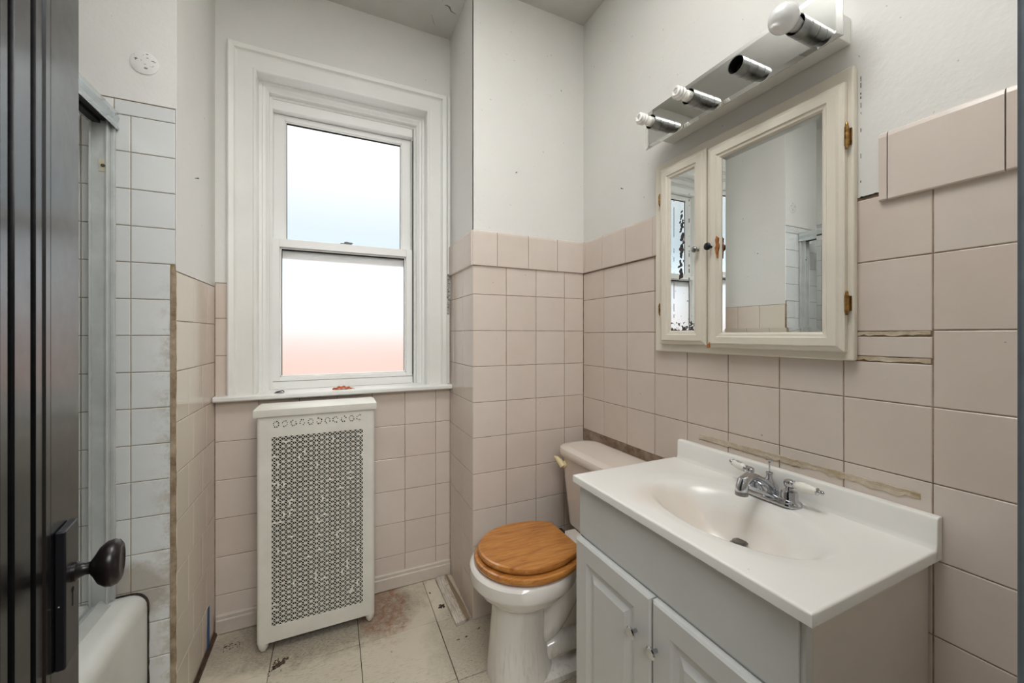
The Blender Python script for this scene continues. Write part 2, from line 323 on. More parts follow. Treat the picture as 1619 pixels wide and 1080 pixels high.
# ------------------------------------------------------------------ mesh helpers
WL = {}
class MB:
    def __init__(s, tint=False):
        s.bm = bmesh.new(); s.t = s.bm.verts.layers.float_color.new('tint') if tint else None; s.sm = set()
    def v(s, co, tint=None):
        x = s.bm.verts.new(co)
        if s.t is not None: x[s.t] = (tint or 0, tint or 0, tint or 0, 1)
        return x
    def f(s, vs, smooth=False):
        try: fc = s.bm.faces.new(vs)
        except ValueError: return None
        fc.smooth = smooth; return fc
    def box(s, x0, x1, y0, y1, z0, z1, mat=None):
        c = [(x, y, z) for x in (x0, x1) for y in (y0, y1) for z in (z0, z1)]
        if mat: c = [mat @ Vector(q) for q in c]
        v = [s.v(q) for q in c]
        for q in ((0, 1, 3, 2), (4, 6, 7, 5), (0, 4, 5, 1), (2, 3, 7, 6), (0, 2, 6, 4), (1, 5, 7, 3)): s.f([v[i] for i in q])
        return s
    def loft(s, loops, cap0=True, cap1=True, smooth=True, closed=True):
        L = [[s.v(p) for p in l] for l in loops]; n = len(L[0])
        for a, b in zip(L, L[1:]):
            for i in range(n if closed else n-1):
                j = (i+1) % n; s.f([a[i], a[j], b[j], b[i]], smooth)
        if cap0: s.f(list(reversed(L[0])))
        if cap1: s.f(L[-1])
        return s
    def lathe(s, prof, origin, axis, n=24, smooth=True, cap0=True, cap1=True, sx=1.0, sy=1.0):
        q = Vector(axis).normalized().to_track_quat('Z', 'Y'); o = Vector(origin)
        loops = [[o + q @ Vector((math.cos(2*PI*i/n)*r*sx, math.sin(2*PI*i/n)*r*sy, h)) for i in range(n)] for r, h in prof]
        return s.loft(loops, cap0, cap1, smooth)
    def tube(s, pts, r, n=10, smooth=True):
        pts = [Vector(p) for p in pts]; loops = []; up = Vector((0, 0, 1)); prev = None
        for i, p in enumerate(pts):
            d = (pts[min(i+1, len(pts)-1)]-pts[max(i-1, 0)]).normalized()
            if prev is None:
                a = d.cross(up if abs(d.z) < 0.9 else Vector((1, 0, 0))).normalized()
            else:
                a = (prev - d*prev.dot(d)).normalized()
            prev = a; b = d.cross(a); rr = r[i] if isinstance(r, (list, tuple)) else r
            loops.append([p + (a*math.cos(2*PI*k/n)+b*math.sin(2*PI*k/n))*rr for k in range(n)])
        return s.loft(loops, True, True, smooth)
    def prism(s, poly, fn, a0, a1, smooth=False):
        return s.loft([[fn(u, v, a0) for u, v in poly], [fn(u, v, a1) for u, v in poly]], True, True, smooth)
    def build(s, name, mat, parent=None, bevel=0.0, seg=2, label=None, cat=None, group=None, kind=None, sub=0, origin=None, recalc=True):
        if recalc: bmesh.ops.recalc_face_normals(s.bm, faces=s.bm.faces)
        xs = [v.co for v in s.bm.verts]
        if parent is not None: off = WL[parent.name]
        elif origin is not None: off = Vector(origin)
        else:
            lo = Vector([min(c[i] for c in xs) for i in range(3)]); hi = Vector([max(c[i] for c in xs) for i in range(3)])
            off = Vector(((lo.x+hi.x)/2, (lo.y+hi.y)/2, lo.z))
        me = bpy.data.meshes.new(name)
        for v in s.bm.verts: v.co -= off
        
        if not bevel:
            for e_ in s.bm.edges:
                if len(e_.link_faces) == 2 and e_.calc_face_angle(0) > 0.66: e_.smooth = False
        s.bm.to_mesh(me); s.bm.free()
        o = bpy.data.objects.new(name, me); COL.objects.link(o); me.materials.append(mat)
        if parent is not None: o.parent = parent; WL[o.name] = off.copy()
        else: o.location = off; WL[o.name] = off.copy()
        if bevel:
            md = o.modifiers.new('bevel', 'BEVEL'); md.width = bevel; md.segments = seg; md.limit_method = 'ANGLE'; md.angle_limit = math.radians(40)
            if seg > 1:
                for p in me.polygons: p.use_smooth = True
                md.harden_normals = True
        if sub:
            md = o.modifiers.new('subsurf', 'SUBSURF'); md.levels = sub; md.render_levels = sub
        tag(o, label, cat, group, kind); return o
def tag(o, label=None, cat=None, group=None, kind=None):
    if label: o['label'] = label
    if cat: o['category'] = cat
    if group: o['group'] = group
    if kind: o['kind'] = kind
    return o
def thing(name, loc, label=None, cat=None, group=None, kind=None):
    o = bpy.data.objects.new(name, None); COL.objects.link(o); o.location = loc; o.empty_display_size = 0.05; WL[o.name] = Vector(loc)
    return tag(o, label, cat, group, kind)

def tiles(name, mat, parent, plane, rects, th=0.0022, gap=0.0011, bev=0.0016, jit=0.0003):
    """rects of glazed tile on a wall plane; plane(u, v, d) -> point, d = height above the grout bed"""
    m = MB(tint=True)
    for (u0, u1, v0, v1) in rects:
        if u1-u0 < 0.006 or v1-v0 < 0.006: continue
        tv = random.random()
        a = (u0+gap, u1-gap, v0+gap, v1-gap); h = [th+random.uniform(-jit, jit) for _ in range(4)]
        c = [(a[0], a[2]), (a[1], a[2]), (a[1], a[3]), (a[0], a[3])]
        ci = [(a[0]+bev, a[2]+bev), (a[1]-bev, a[2]+bev), (a[1]-bev, a[3]-bev), (a[0]+bev, a[3]-bev)]
        b0 = [m.v(plane(u, v, -0.001), tv) for u, v in c]
        b1 = [m.v(plane(u, v, h[i]-bev*0.7), tv) for i, (u, v) in enumerate(c)]
        b2 = [m.v(plane(u, v, h[i]), tv) for i, (u, v) in enumerate(ci)]
        for p, q in ((b0, b1), (b1, b2)):
            for i in range(4): m.f([p[i], p[(i+1) % 4], q[(i+1) % 4], q[i]])
        m.f(b2); m.f(list(reversed(b0)))
    return m.build(name, mat, parent)
def grid(us, vs): return [(a, b, c, d) for a, b in zip(us, us[1:]) for c, d in zip(vs, vs[1:])]
def ladder(a, b, step, start=None):
    """cut positions from a to b with pitch step, passing through start"""
    start = a if start is None else start; out = [a]; k = math.ceil((a-start)/step + 1e-6)
    p = start+k*step
    while p < b-1e-4:
        if p > a+1e-4: out.append(p)
        p += step
    out.append(b); return out

# ------------------------------------------------------------------ room dimensions (metres)
XL, R, XC = -0.433, 1.089, 0.531      # left wall, right wall, side of the chase
YB, YC, YE, YN = 1.908, 1.555, 1.492, 0.105   # window wall, chase face, tub end wall, door wall
CZ = 2.68; XT = -1.20
G = 0.0022                              # tile thickness over the grout bed
P_back = lambda u, v, d: (u, YB+G-d, v)
P_chase = lambda u, v, d: (u, YC+G-d, v)
P_side = lambda u, v, d: (XC+G-d, u, v)
P_right = lambda u, v, d: (R+G-d, u, v)
P_left = lambda u, v, d: (XL-G+d, u, v)
P_end = lambda u, v, d: (u, YE+G-d, v)

# ---- floor: square tiles over a dark bed
fl = MB(); fl.box(XT-0.1, R+0.1, -0.02, YB+0.3, -0.12, -0.004); floor = fl.build('floor', M['floor_gap'], kind='structure')
m = MB(tint=True)
def ftile(x0, x1, y0, y1, dz=0.0):
    tv = random.random(); g = random.uniform(0.0006, 0.0018); z1 = dz; b = 0.0012
    lo = [m.v(p, tv) for p in ((x0+g, y0+g, -0.005), (x1-g, y0+g, -0.005), (x1-g, y1-g, -0.005), (x0+g, y1-g, -0.005))]
    mi = [m.v((v.co.x, v.co.y, z1-b*0.7), tv) for v in lo]
    hi = [m.v(p, tv) for p in ((x0+g+b, y0+g+b, z1), (x1-g-b, y0+g+b, z1), (x1-g-b, y1-g-b, z1), (x0+g+b, y1-g-b, z1))]
    for p, q in ((lo, mi), (mi, hi)):
        for i in range(4): m.f([p[i], p[(i+1) % 4], q[(i+1) % 4], q[i]])
    m.f(hi)
xs = [-0.433, -0.211, 0.0905, 0.392]
ys = [YB, 1.615, 1.314, 1.010, 0.706, 0.402, 0.105]
for i in range(3):
    for j in range(len(ys)-1): ftile(xs[i], xs[i+1], ys[j+1], ys[j], 0)
ys2 = [YB, 1.604, 1.303, 0.999, 0.695, 0.391, 0.105]; xs2 = [0.392, 0.697, 1.0, R]
for i in range(3):
    for j in range(len(ys2)-1): ftile(xs2[i], xs2[i+1], ys2[j+1], ys2[j], 0.0008 if j == 1 else 0)
m.build('tiles', M['floor'], floor)

# ---- ceiling
c = MB(); c.box(XT-0.1, R+0.1, -0.02, YB+0.3, CZ, CZ+0.1); ceil = c.build('ceiling', M['ceiling'], kind='structure')
def crack(pts, r, parent, name, mat, n=5):
    q = MB(); q.tube(pts, r, n); return q.build(name, mat, parent)
cx_ = lambda pts: [(a, b, CZ-0.0002) for a, b in pts]
crack(cx_([(0.452, 1.715), (0.462, 1.712), (0.474, 1.715), (0.488, 1.735), (0.500, 1.738), (0.516, 1.742)]), [0.0004, 0.0014, 0.0022, 0.0016, 0.0010, 0.0004], ceil, 'crack', M['dirt'])
crack(cx_([(0.405, 1.640), (0.425, 1.675), (0.440, 1.700)]), [0.0003, 0.0007, 0.0003], ceil, 'crack', M['dirt'])
crack(cx_([(0.41, 1.79), (0.43, 1.83), (0.44, 1.85)]), [0.0003, 0.0006, 0.0003], ceil, 'crack', M['dirt'])

# ---- walls
def shell(name, boxes, mat): 
    q = MB()
    for b in boxes: q.box(*b)
    return q.build(name, mat, kind='structure')
WX0, WX1, WZ0, WZ1 = -0.290, 0.411, 0.955, 2.290     # window opening
wb = shell('wall_back', [(XL-0.1, WX0-0.02, YB+G, YB+0.22, 0, CZ), (WX1+0.02, R+0.1, YB+G, YB+0.22, 0, CZ), (WX0-0.02, WX1+0.02, YB+G, YB+0.22, 0, WZ0-0.02), (WX0-0.02, WX1+0.02, YB+G, YB+0.22, WZ1+0.02, CZ)], M['grout'])
q = MB()
q.box(XL, WX0-0.02, YB-0.001, YB+G, 1.409, CZ); q.box(WX1+0.02, XC, YB-0.001, YB+G, 1.38, CZ); q.box(WX0-0.02, WX1+0.02, YB-0.001, YB+G, WZ1+0.02, CZ)
q.build('plaster', M['wall'], wb)
rows = [0.0, 0.152, 0.305, 0.459, 0.613, 0.768, 0.94]
rc = grid([XL, -0.284, -0.135, 0.013, 0.161, 0.309, 0.458, XC], rows) + grid([XL, -0.36], [0.94, 1.114, 1.265, 1.407]) + grid([0.46, XC], [0.94, 1.114, 1.265, 1.38])
tiles('tiles', M['tile'], wb, P_back, rc)

def gapline(x, z0, z1, n, parent, r0=0.0003, r1=0.0016, yy=YB-0.0012, keep=0.6):
    z = z0
    while z < z1:
        h = random.uniform(0.01, 0.09)
        if random.random() < keep:
            q = MB(); q.box(x-random.uniform(r0, r1), x+random.uniform(r0, r1), yy, yy+0.001, z, min(z+h, z1)); q.build('crack', M['black'], parent)
        z += h+random.uniform(0.0, 0.02)
gapline(-0.3915, 1.42, 2.38, 10, wb); gapline(-0.3915, 0.96, 1.40, 10, wb, keep=0.8)
wl = shell('wall_left', [(XL-0.12, XL-G, YE+0.004, YB+G+0.0, 0, CZ)], M['grout'])
q = MB(); q.box(XL-G, XL+0.0008, YE-0.0, YB-0.0005, 1.3925, CZ); q.build('plaster', M['wall'], wl)
cuts = [YE+0.002, 1.649, 1.80, YB]
rows_l = [0.02, 0.173, 0.325, 0.477, 0.630, 0.779, 0.9335, 1.0885, 1.241, 1.391]
rl = []
for k, (a, b) in enumerate(zip(rows_l, rows_l[1:])):
    cc = [YE+0.002, 1.649, 1.80, YB] if k % 2 else [YE+0.002, 1.60, 1.752, YB]
    if k == len(rows_l)-2: cc = [YE+0.002, 1.655, 1.805, YB]
    rl += grid(cc, [a, b])
tiles('tiles', M['tile_left'], wl, P_left, rl)

we = shell('wall_end', [(XT-0.1, XL-0.004, YE+G, YE+0.12, 0, CZ)], M['tub_grout'])
q = MB(); q.box(XT, XL-0.0, YE-0.0005, YE+G, 1.882, CZ); q.box(-0.4345, XL, YE-0.0002, YE+G, 1.41, 1.882)
q.build('plaster', M['wall'], we)
rz = [0.0, 0.032, 0.137, 0.242, 0.347, 0.448, 0.556, 0.662, 0.768, 0.875, 0.982, 1.089, 1.197, 1.304, 1.411, 1.517, 1.624, 1.731, 1.837, 1.880]
cxs = [-0.4355, -0.5385, -0.6445, -0.7505, -0.8565, -0.9625, -1.0685, XT]; cxs = list(reversed(cxs))
re_ = []
for a, b in zip(rz, rz[1:]):
    for u0, u1 in zip(cxs, cxs[1:]):
        if b < 1.415 and u1 == -0.4355: u1 = -0.4475
        if a > 1.83: 
            if u1 == -0.5385: u1 = -0.575
            elif u1 == -0.4355: u0 = -0.575
        re_.append((u0, u1, a, b))
tiles('tiles', M['tub_tile'], we, P_end, re_, th=0.0026, gap=0.0010, bev=0.0018)
q = MB(); n = 60; ring = []
for i in range(n+1):
    z = 0.0+1.408*i/n; w0 = -0.4475+random.uniform(-0.0015, 0.002); w1 = -0.4335+random.uniform(-0.001, 0.001)
    if i == n: w0 = -0.440
    d = random.uniform(0.0005, 0.003); ring.append([(w0, YE+G, z), (w0+0.001, YE-0.0006-d, z), (w1-0.001, YE-0.0006-d*0.8, z), (w1, YE+G, z)])
q.loft(ring, smooth=False); q.build('mortar_edge', M['mortar'], we)
# raised painted disc over an old fitting, and a chip beside it
q = MB(); q.lathe([(0.0335, 0.0), (0.0335, 0.002), (0.031, 0.0034), (0.012, 0.0036), (0.0, 0.0040)], (-0.507, YE-0.0005, 1.998), (0, -1, 0), 32, cap1=False)
q.build('cover_disc', M['wall'], None, label='round paint-caked cover disc on the white wall above the tub tiles', cat='cover disc')
q = MB()
for _ in range(16):
    a_ = random.uniform(0, 2*PI); r_ = 0.026*random.random()**0.5; s_ = random.uniform(0.0008, 0.0036)
    q.lathe([(s_, 0), (s_*0.7, 0.0005)], (-0.507+r_*math.cos(a_), YE-0.0041, 1.998+r_*math.sin(a_)+0.006), (0, -1, 0), 5, smooth=False, sx=random.uniform(0.6, 1.8), sy=random.uniform(0.3, 1))
cdisc = bpy.data.objects['cover_disc']; q.build('chips', simple('flaked_grey', (128, 124, 120), 0.8, var=0.3, vscale=200), cdisc)
wa = shell('wall_alcove', [(XT-0.12, XT-G, YN, YE+0.1, 0, CZ)], M['tub_grout'])
q = MB(); q.box(XT-G, XT+0.0008, YN, YE, 1.88, CZ); q.build('plaster', M['wall'], wa)
tiles('tiles', M['tub_tile'], wa, lambda u, v, d: (XT-G+d, u, v), grid(ladder(YN, YE, 0.1065), rz[4:]))

wc = shell('wall_chase', [(XC+G, R+0.1, YC+G, YB+0.02, 0, CZ)], M['grout'])
q = MB(); q.box(XC-0.0008, XC+G, YC-0.0008, YB, 1.64, CZ); q.box(XC-0.0008, R, YC-0.0008, YC+G, 1.64, CZ); q.build('plaster', M['wall'], wc)
rows_c = [0.0, 0.152, 0.305, 0.457, 0.610, 0.762, 0.912, 1.064, 1.2165, 1.3705, 1.494]
tiles('tiles', M['tile'], wc, P_chase, grid([XC, 0.684, 0.832, 0.982, R], rows_c))
rs = [(a, b+0.0, c-0.004*0, d) for a, b, c, d in grid([YC, 1.700, 1.852, YB], rows_c)]
tiles('tiles_side', M['tile'], wc, P_side, rs)
PC = lambda u, v, d: (u, YC-0.006-d, v)
def cap_course(parent, name, fn, cuts_, z0=1.492, z1=1.641):
    """thicker top course with a rounded upper edge; fn(u, v, d) with d measured out of the wall"""
    m = MB(tint=True)
    prof = [(-0.001, z0), (0.0075, z0), (0.0095, z0+0.002), (0.0095, z1-0.012), (0.008, z1-0.004), (0.004, z1-0.0006), (-0.001, z1)]
    for a, b in zip(cuts_, cuts_[1:]):
        tv = random.random(); g = 0.0010
        L = [[m.v(fn(u, z, d), tv) for d, z in prof] for u in (a+g, b-g)]
        for i in range(len(prof)): m.f([L[0][i], L[0][(i+1) % len(prof)], L[1][(i+1) % len(prof)], L[1][i]])
        m.f(L[0]); m.f(list(reversed(L[1])))
    return m.build(name, M['tile'], parent)
cap_course(wc, 'cap_course', lambda u, v, d: (u, YC-d, v), [XC-0.004, 0.638, 0.788, 0.938, R])
cap_course(wc, 'cap_course_side', lambda u, v, d: (XC-d, u, v), [YC-0.004, 1.66, 1.81, YB])

wr = shell('wall_right', [(R+G, R+0.12, YN-0.1, YC+0.01, 0, CZ)], M['grout'])
q = MB(); q.box(R-0.0008, R+G, 0.475, YC, 1.64, CZ); q.box(R-0.0008, R+G, YN-0.1, 0.475, 1.637, CZ); q.box(R-0.0012, R+G, 0.4385, 1.0, 1.512, 1.645)
q.build('plaster', M['wall'], wr)
cr_ = [YN, 0.207, 0.357, 0.507, 0.652, 0.802, 0.953, 1.099, 1.251, 1.401, YC]
rr_ = [0.0, 0.144, 0.296, 0.447, 0.599, 0.750, 0.902, 1.0545, 1.2085, 1.3625, 1.49]
rects = []
for a, b in zip(cr_, cr_[1:]):
    for c0, c1 in zip(rr_, rr_[1:]):
        if a >= 0.95 and c1 <= 0.755:
            continue                                     # tiles missing behind the toilet tank
        if a == 0.357 and abs(c0-1.0545) < 1e-3:
            rects += [(a, b, 1.0545, 1.140), (a, b, 1.151, 1.196)]; continue
        if b <= 0.51 and c1 == 1.49: c1 = 1.505
        if a == 0.357 and abs(c1-1.2085) < 1e-3: continue
        if a == 0.357 and abs(c0-1.2085) < 1e-3: c0 = 1.2065
        rects.append((a, b, c0, c1))
tiles('tiles', M['tile'], wr, P_right, rects)
cap_course(wr, 'cap_course', lambda u, v, d: (R-d, u, v), [1.075, 1.10, 1.25, 1.40, 1.53, YC])
cap_course(wr, 'cap_course', lambda u, v, d: (R-d*1.15, u, v), [YN+0.01, 0.262, 0.4235, 0.4385], 1.490, 1.638)
M['caulk'] = grout('old_beige_caulk', (210, 198, 180), (176, 158, 128))
q = MB(); L = []
for i in range(13):
    y = 0.4745-0.036*i/12; z = 1.5115+random.uniform(-0.0006, 0.0006); h_ = random.uniform(0.0006, 0.0016); L.append([(R-0.0016, y, z-h_), (R-0.0016, y, z+h_), (R+0.001, y, z+h_), (R+0.001, y, z-h_)])
q.loft(L, smooth=False); q.build('crack', M['black_metal'], wr)
for z in (1.545, 1.60, 1.66, 1.70, 1.715, 1.735, 1.745, 1.76, 1.775, 1.78):
    q = MB(); q.box(R-0.0014, R, 0.4728, 0.4728+random.uniform(0.0006, 0.0016), z, z+random.uniform(0.004, 0.012)); q.build('crack', M['black_metal'], wr)
# ragged line of old caulk above the backsplash
def ragged(y0, y1, z, h, n, d=0.002):
    q = MB(); L = []
    for i in range(n+1):
        y = y0+(y1-y0)*i/n; zt = z+random.uniform(-0.001, 0.001); zb = zt-h*random.uniform(0.6, 1.1); dd = d*random.uniform(0.4, 1.2)
        L.append([(R+0.001, y, zt), (R-dd, y, zt-0.001), (R-dd*0.5, y, (zt+zb)/2), (R-dd*0.9, y, zb+0.001), (R+0.001, y, zb)])
    q.loft(L, smooth=False); return q
ragged(0.905, 0.375, 0.876, 0.019, 46).build('old_caulk', M['caulk'], wr)
ragged(0.903, 0.60, 0.859, 0.003, 40, 0.0026).build('grime_line', M['mortar'], wr)
ragged(0.504, 0.360, 1.2065, 0.010, 16, 0.0008).build('filler', M['caulk'], wr)
ragged(0.504, 0.360, 1.1505, 0.010, 16, 0.0008).build('filler', M['caulk'], wr)

YN0 = -0.02; JX0, JX1 = -0.236, 0.452; DH = 2.06
wn = shell('wall_near', [(XT-0.1, JX0-0.02, YN0, YN, 0, CZ), (JX1+0.02, R+0.1, YN0, YN, 0, CZ), (JX0-0.02, JX1+0.02, YN0, YN, DH+0.02, CZ)], M['wall'])
q = MB(); q.box(JX1, JX1+0.02, YN0-0.005, YN+0.0, 0, DH+0.02); q.box(JX0-0.02, JX0, YN0-0.005, YN-0.0, 0, DH+0.02); q.box(JX0, JX1, YN0-0.005, YN, DH, DH+0.02)
q.build('trim_2', M['jamb'], None, 0.003, kind='structure')
# hall behind the camera
wh = shell('wall_hall', [(-0.95, -0.9, -1.6, YN0, 0, CZ), (1.2, 1.25, -1.6, YN0, 0, CZ), (-0.95, 1.25, -1.65, -1.6, 0, CZ)], M['hall'])
shell('floor_hall', [(-0.95, 1.25, -1.65, YN0, -0.12, -0.001)], M['hall_floor'])
shell('ceiling_hall', [(-0.95, 1.25, -1.65, YN0, CZ, CZ+0.1)], M['hall'])

# baseboard under the window
q = MB(); pr = [(0, 0.004), (-0.013, 0.004), (-0.013, 0.055), (-0.010, 0.060), (-0.010, 0.072), (-0.007, 0.077), (0, 0.078)]
q.prism(pr, lambda u, v, a: (a, YB+u, v), XL+0.005, XC-0.002); bb = q.build('baseboard_back', simple('grimy_white_paint', (206, 196, 184), 0.45, var=0.05, vscale=14), None, 0.0008, 1, kind='structure')

# ------------------------------------------------------------------ window
win = thing('window_1', (0.06, YB, WZ0), kind='structure')
def frame_profile(m, prof, x0, x1, z0, z1, bottom=False):
    """mitred moulding round a rectangle; prof: (outset, y)"""
    loops = []
    for o, y in prof:
        l = [(x0-o, y, z0 if not bottom else z0-o), (x0-o, y, z1+o), (x1+o, y, z1+o), (x1+o, y, z0 if not bottom else z0-o)]
        loops.append([m.v(p) for p in l])
    for a, b in zip(loops, loops[1:]):
        for i in range(4 if bottom else 3): m.f([a[i], a[(i+1) % 4], b[(i+1) % 4], b[i]])
    if not bottom:
        m.f([l[0] for l in loops]); m.f([l[3] for l in loops])
q = MB()   # casing with a raised backband
frame_profile(q, [(0.0, YB-0.0002), (0.0, YB-0.014), (0.003, YB-0.018), (0.010, YB-0.018), (0.013, YB-0.014), (0.066, YB-0.014), (0.071, YB-0.017), (0.076, YB-0.026), (0.092, YB-0.030), (0.098, YB-0.026), (0.100, YB-0.0), (0.100, YB+0.02)], WX0, WX1, 0.955, 2.284)
q.build('casing', M['white_wood'], win)
q = MB()   # jamb lining and stepped stops
frame_profile(q, [(0.0, YB+0.0), (0.0, YB+0.045), (-0.010, YB+0.046), (-0.013, YB+0.052), (-0.022, YB+0.054), (-0.030, YB+0.062), (-0.034, YB+0.064), (-0.034, YB+0.086), (-0.044, YB+0.090), (-0.044, YB+0.16), (0.02, YB+0.16)], WX0, WX1, 0.955, 2.284)
q.build('jamb', M['white_wood'], win)
SX0, SX1 = -0.252, 0.363     # sash opening
q = MB(); q.box(SX0, SX1, YB+0.095, YB+0.16, 2.199, 2.262); q.box(SX0, SX0+0.004, YB+0.1, YB+0.16, 0.97, 2.20); q.box(SX1-0.004, SX1, YB+0.1, YB+0.16, 0.97, 2.20)
q.box(SX0, SX1, YB+0.095, YB+0.16, 0.955, 0.990)
q.build('frame', M['white_vinyl'], win, 0.002)
def sash(name, x0, x1, z0, z1, y0, y1, sw, tw, bw, mat_pane):
    q = MB(); q.box(x0, x0+sw, y0, y1, z0, z1); q.box(x1-sw, x1, y0, y1, z0, z1); q.box(x0+sw, x1-sw, y0, y1, z1-tw, z1); q.box(x0+sw, x1-sw, y0, y1, z0, z0+bw)
    # glazing bead
    b = 0.006; xa, xb, za, zb = x0+sw, x1-sw, z0+bw, z1-tw
    yb_ = y1-0.020; q.box(xa, xa+b, yb_, y1-0.004, za, zb); q.box(xb-b, xb, yb_, y1-0.004, za, zb); q.box(xa, xb, yb_, y1-0.004, za, za+b); q.box(xa, xb, yb_, y1-0.004, zb-b, zb)
    s = q.build(name, M['white_vinyl'], win, 0.0016)
    py = y1-0.012; p = MB(); p.box(xa, xb, py, py+0.003, za, zb); p.build('pane', mat_pane, s)
    g = MB()
    for (a0, a1, c0, c1) in ((xa+b, xb-b, zb-b-0.006, zb-b), (xa+b, xa+b+0.0025, za+b, zb-b), (xb-b-0.0025, xb-b, za+b, zb-b)): g.box(a0, a1, py-0.0035, py-0.0005, c0, c1)
    g.build('gasket', M['black'], s)
    return s
us = sash('upper_sash', SX0+0.005, SX1-0.005, 1.547, 2.197, YB+0.1305, YB+0.152, 0.044, 0.026, 0.058, M['pane_upper'])
ls = sash('lower_sash', SX0+0.002, SX1-0.003, 0.992, 1.627, YB+0.092, YB+0.129, 0.030, 0.036, 0.018, M['pane_lower'])
q = MB(); q.box(SX0, SX0+0.0035, YB+0.0925, YB+0.094, 1.0, 2.18); q.box(SX1-0.0035, SX1, YB+0.0925, YB+0.094, 1.0, 2.18); q.build('shadow_gap', M['black'], win)
q = MB(); q.box(0.028, 0.078, YB+0.094, YB+0.116, 1.6262, 1.632); q.lathe([(0.011, 0), (0.011, 0.006), (0.008, 0.009)], (0.055, YB+0.106, 1.632), (0, 0, 1), 14); q.box(0.046, 0.082, YB+0.100, YB+0.108, 1.634, 1.639)
q.build('sash_lock', simple('dull_lock_metal', (112, 114, 116), 0.5, 0.3), ls, 0.001)
q = MB()  # stool (inner sill board)
q.prism([(-0.045, 0.933), (-0.050, 0.938), (-0.050, 0.950), (-0.045, 0.955), (0.1, 0.955), (0.1, 0.933)], lambda u, v, a: (a, YB+u, v), XL+0.003, XC-0.0018)
q.build('stool', M['white_wood'], win, 0.001)
q = MB(); q.box(0.5145, XC-0.002, YB-0.012, YB-0.0005, 1.50, 2.385); q.box(0.5135, XC-0.006, YB-0.009, YB-0.0005, 0.957, 1.30)
tr = q.build('trim_1', M['white_wood'], None, 0.001, kind='structure')
q = MB(); L = []
for i in range(31):
    z = 1.30+0.20*i/30; d = random.uniform(0.002, 0.009); L.append([(0.5145, YB, z), (0.5145+random.uniform(0, .002), YB-d, z), (0.527-random.uniform(0, .003), YB-d*random.uniform(.5, 1), z), (0.529, YB, z)])
q.loft(L, smooth=False)
def rusty():
    m, t, b = newmat('chipped_rusty_plaster'); t.links.new(ramp(t, noise(t, 120, 4, 0.7), [(0.42, lin((50, 44, 40))), (0.5, lin((190, 188, 182)))]), b.inputs['Base Color']); return m
q.build('broken_strip', rusty(), tr)

# ------------------------------------------------------------------ neighbouring house outside
q = MB(); q.box(-12, 12, 9.0, 9.4, -3, 1.28); hs = q.build('brick_house', M['brick'], None, label='blurred red brick house seen through the frosted lower pane', cat='house')
q = MB(); q.box(-12, 12, 8.9, 9.5, 1.28, 1.36); q.build('coping', M['roof'], hs)

# ------------------------------------------------------------------ radiator cover
RX0, RX1, RY0, RY1 = -0.263, 0.155, 1.715, 1.838
rad = thing('radiator_cover', (-0.054, 1.77, 0), 'tall cream metal radiator cover with perforated star grille under the window', 'radiator cover')
GX0, GX1, GZ0, GZ1 = -0.215, 0.109, 0.094, 0.811
VZ0, VZ1 = 0.845, 0.873
q = MB(); t_ = 0.004
def rframe(a, b, c, d): q.box(a, b, RY0, RY0+t_, c, d)
rframe(RX0+0.012, GX0, 0.036, 0.905); rframe(GX1, RX1-0.012, 0.036, 0.905); rframe(GX0, GX1, 0.036, GZ0); rframe(GX0, GX1, GZ1, VZ0-0.004); rframe(GX0, GX1, VZ1+0.004, 0.905)
for sgn, xe in ((-1, RX0), (1, RX1)):     # rounded front corners and sides
    pts = []
    for k in range(7):
        a = PI/2*k/6; pts.append((xe - sgn*0.012 + sgn*0.012*math.sin(a), RY0+0.012-0.012*math.cos(a)))
    pts.append((xe, RY1)); inner = [(xe-sgn*t_, RY1)] + [(xe - sgn*0.012 + sgn*(0.012-t_)*math.sin(PI/2*k/6), RY0+0.012-(0.012-t_)*math.cos(PI/2*k/6)) for k in range(6, -1, -1)]
    q.prism(pts+inner, lambda u, v, a: (u, v, a), 0.038, 0.905, smooth=True)
q.build('body', M['cover'], rad)
def holes(m, x0, x1, z0, z1, nx, nz, y, nq, r0, r1, hw, drop=0.03, phase=0.0, partial=0.0):
    """perforated sheet: nx by nz cells, each with nq wedge holes round its middle"""
    for i in range(nx):
        for j in range(nz):
            xa = x0+(x1-x0)*i/nx; xb = x0+(x1-x0)*(i+1)/nx; za = z0+(z1-z0)*j/nz; zb = z0+(z1-z0)*(j+1)/nz
            cx, cz = (xa+xb)/2, (za+zb)/2; hx, hz = (xb-xa)/2, (zb-za)/2
            def edge(a):
                c_, s_ = math.cos(a), math.sin(a); k = 1/max(abs(c_), abs(s_)); return (cx+hx*c_*k, cz+hz*s_*k)
            C = m.v((cx, y, cz))
            for k in range(nq):
                a0 = 2*PI*(k+phase)/nq-PI/nq; a1 = a0+2*PI/nq; am = (a0+a1)/2
                E0, E1 = edge(a0), edge(a1); v0 = m.v((E0[0], y, E0[1])); v1 = m.v((E1[0], y, E1[1]))
                if random.random() < drop:
                    m.f([C, v0, v1]); continue
                s_ = random.uniform(0.75, 1.0) if partial else 1.0
                ux, uz = math.cos(am), math.sin(am); px, pz = -uz, ux
                p0 = m.v((cx+hx*ux*r0, y, cz+hz*uz*r0))
                p1 = m.v((cx+hx*(ux*r1*s_-px*hw*s_), y, cz+hz*(uz*r1*s_-pz*hw*s_))); p2 = m.v((cx+hx*(ux*r1*s_+px*hw*s_), y, cz+hz*(uz*r1*s_+pz*hw*s_)))
                m.f([C, v0, p1, p0]); m.f([v0, v1, p2, p1]); m.f([v1, C, p0, p2])
q = MB(); holes(q, GX0, GX1, GZ0, GZ1, 17, 37, RY0+0.003, 4, 0.14, 0.91, 0.66, 0.02)
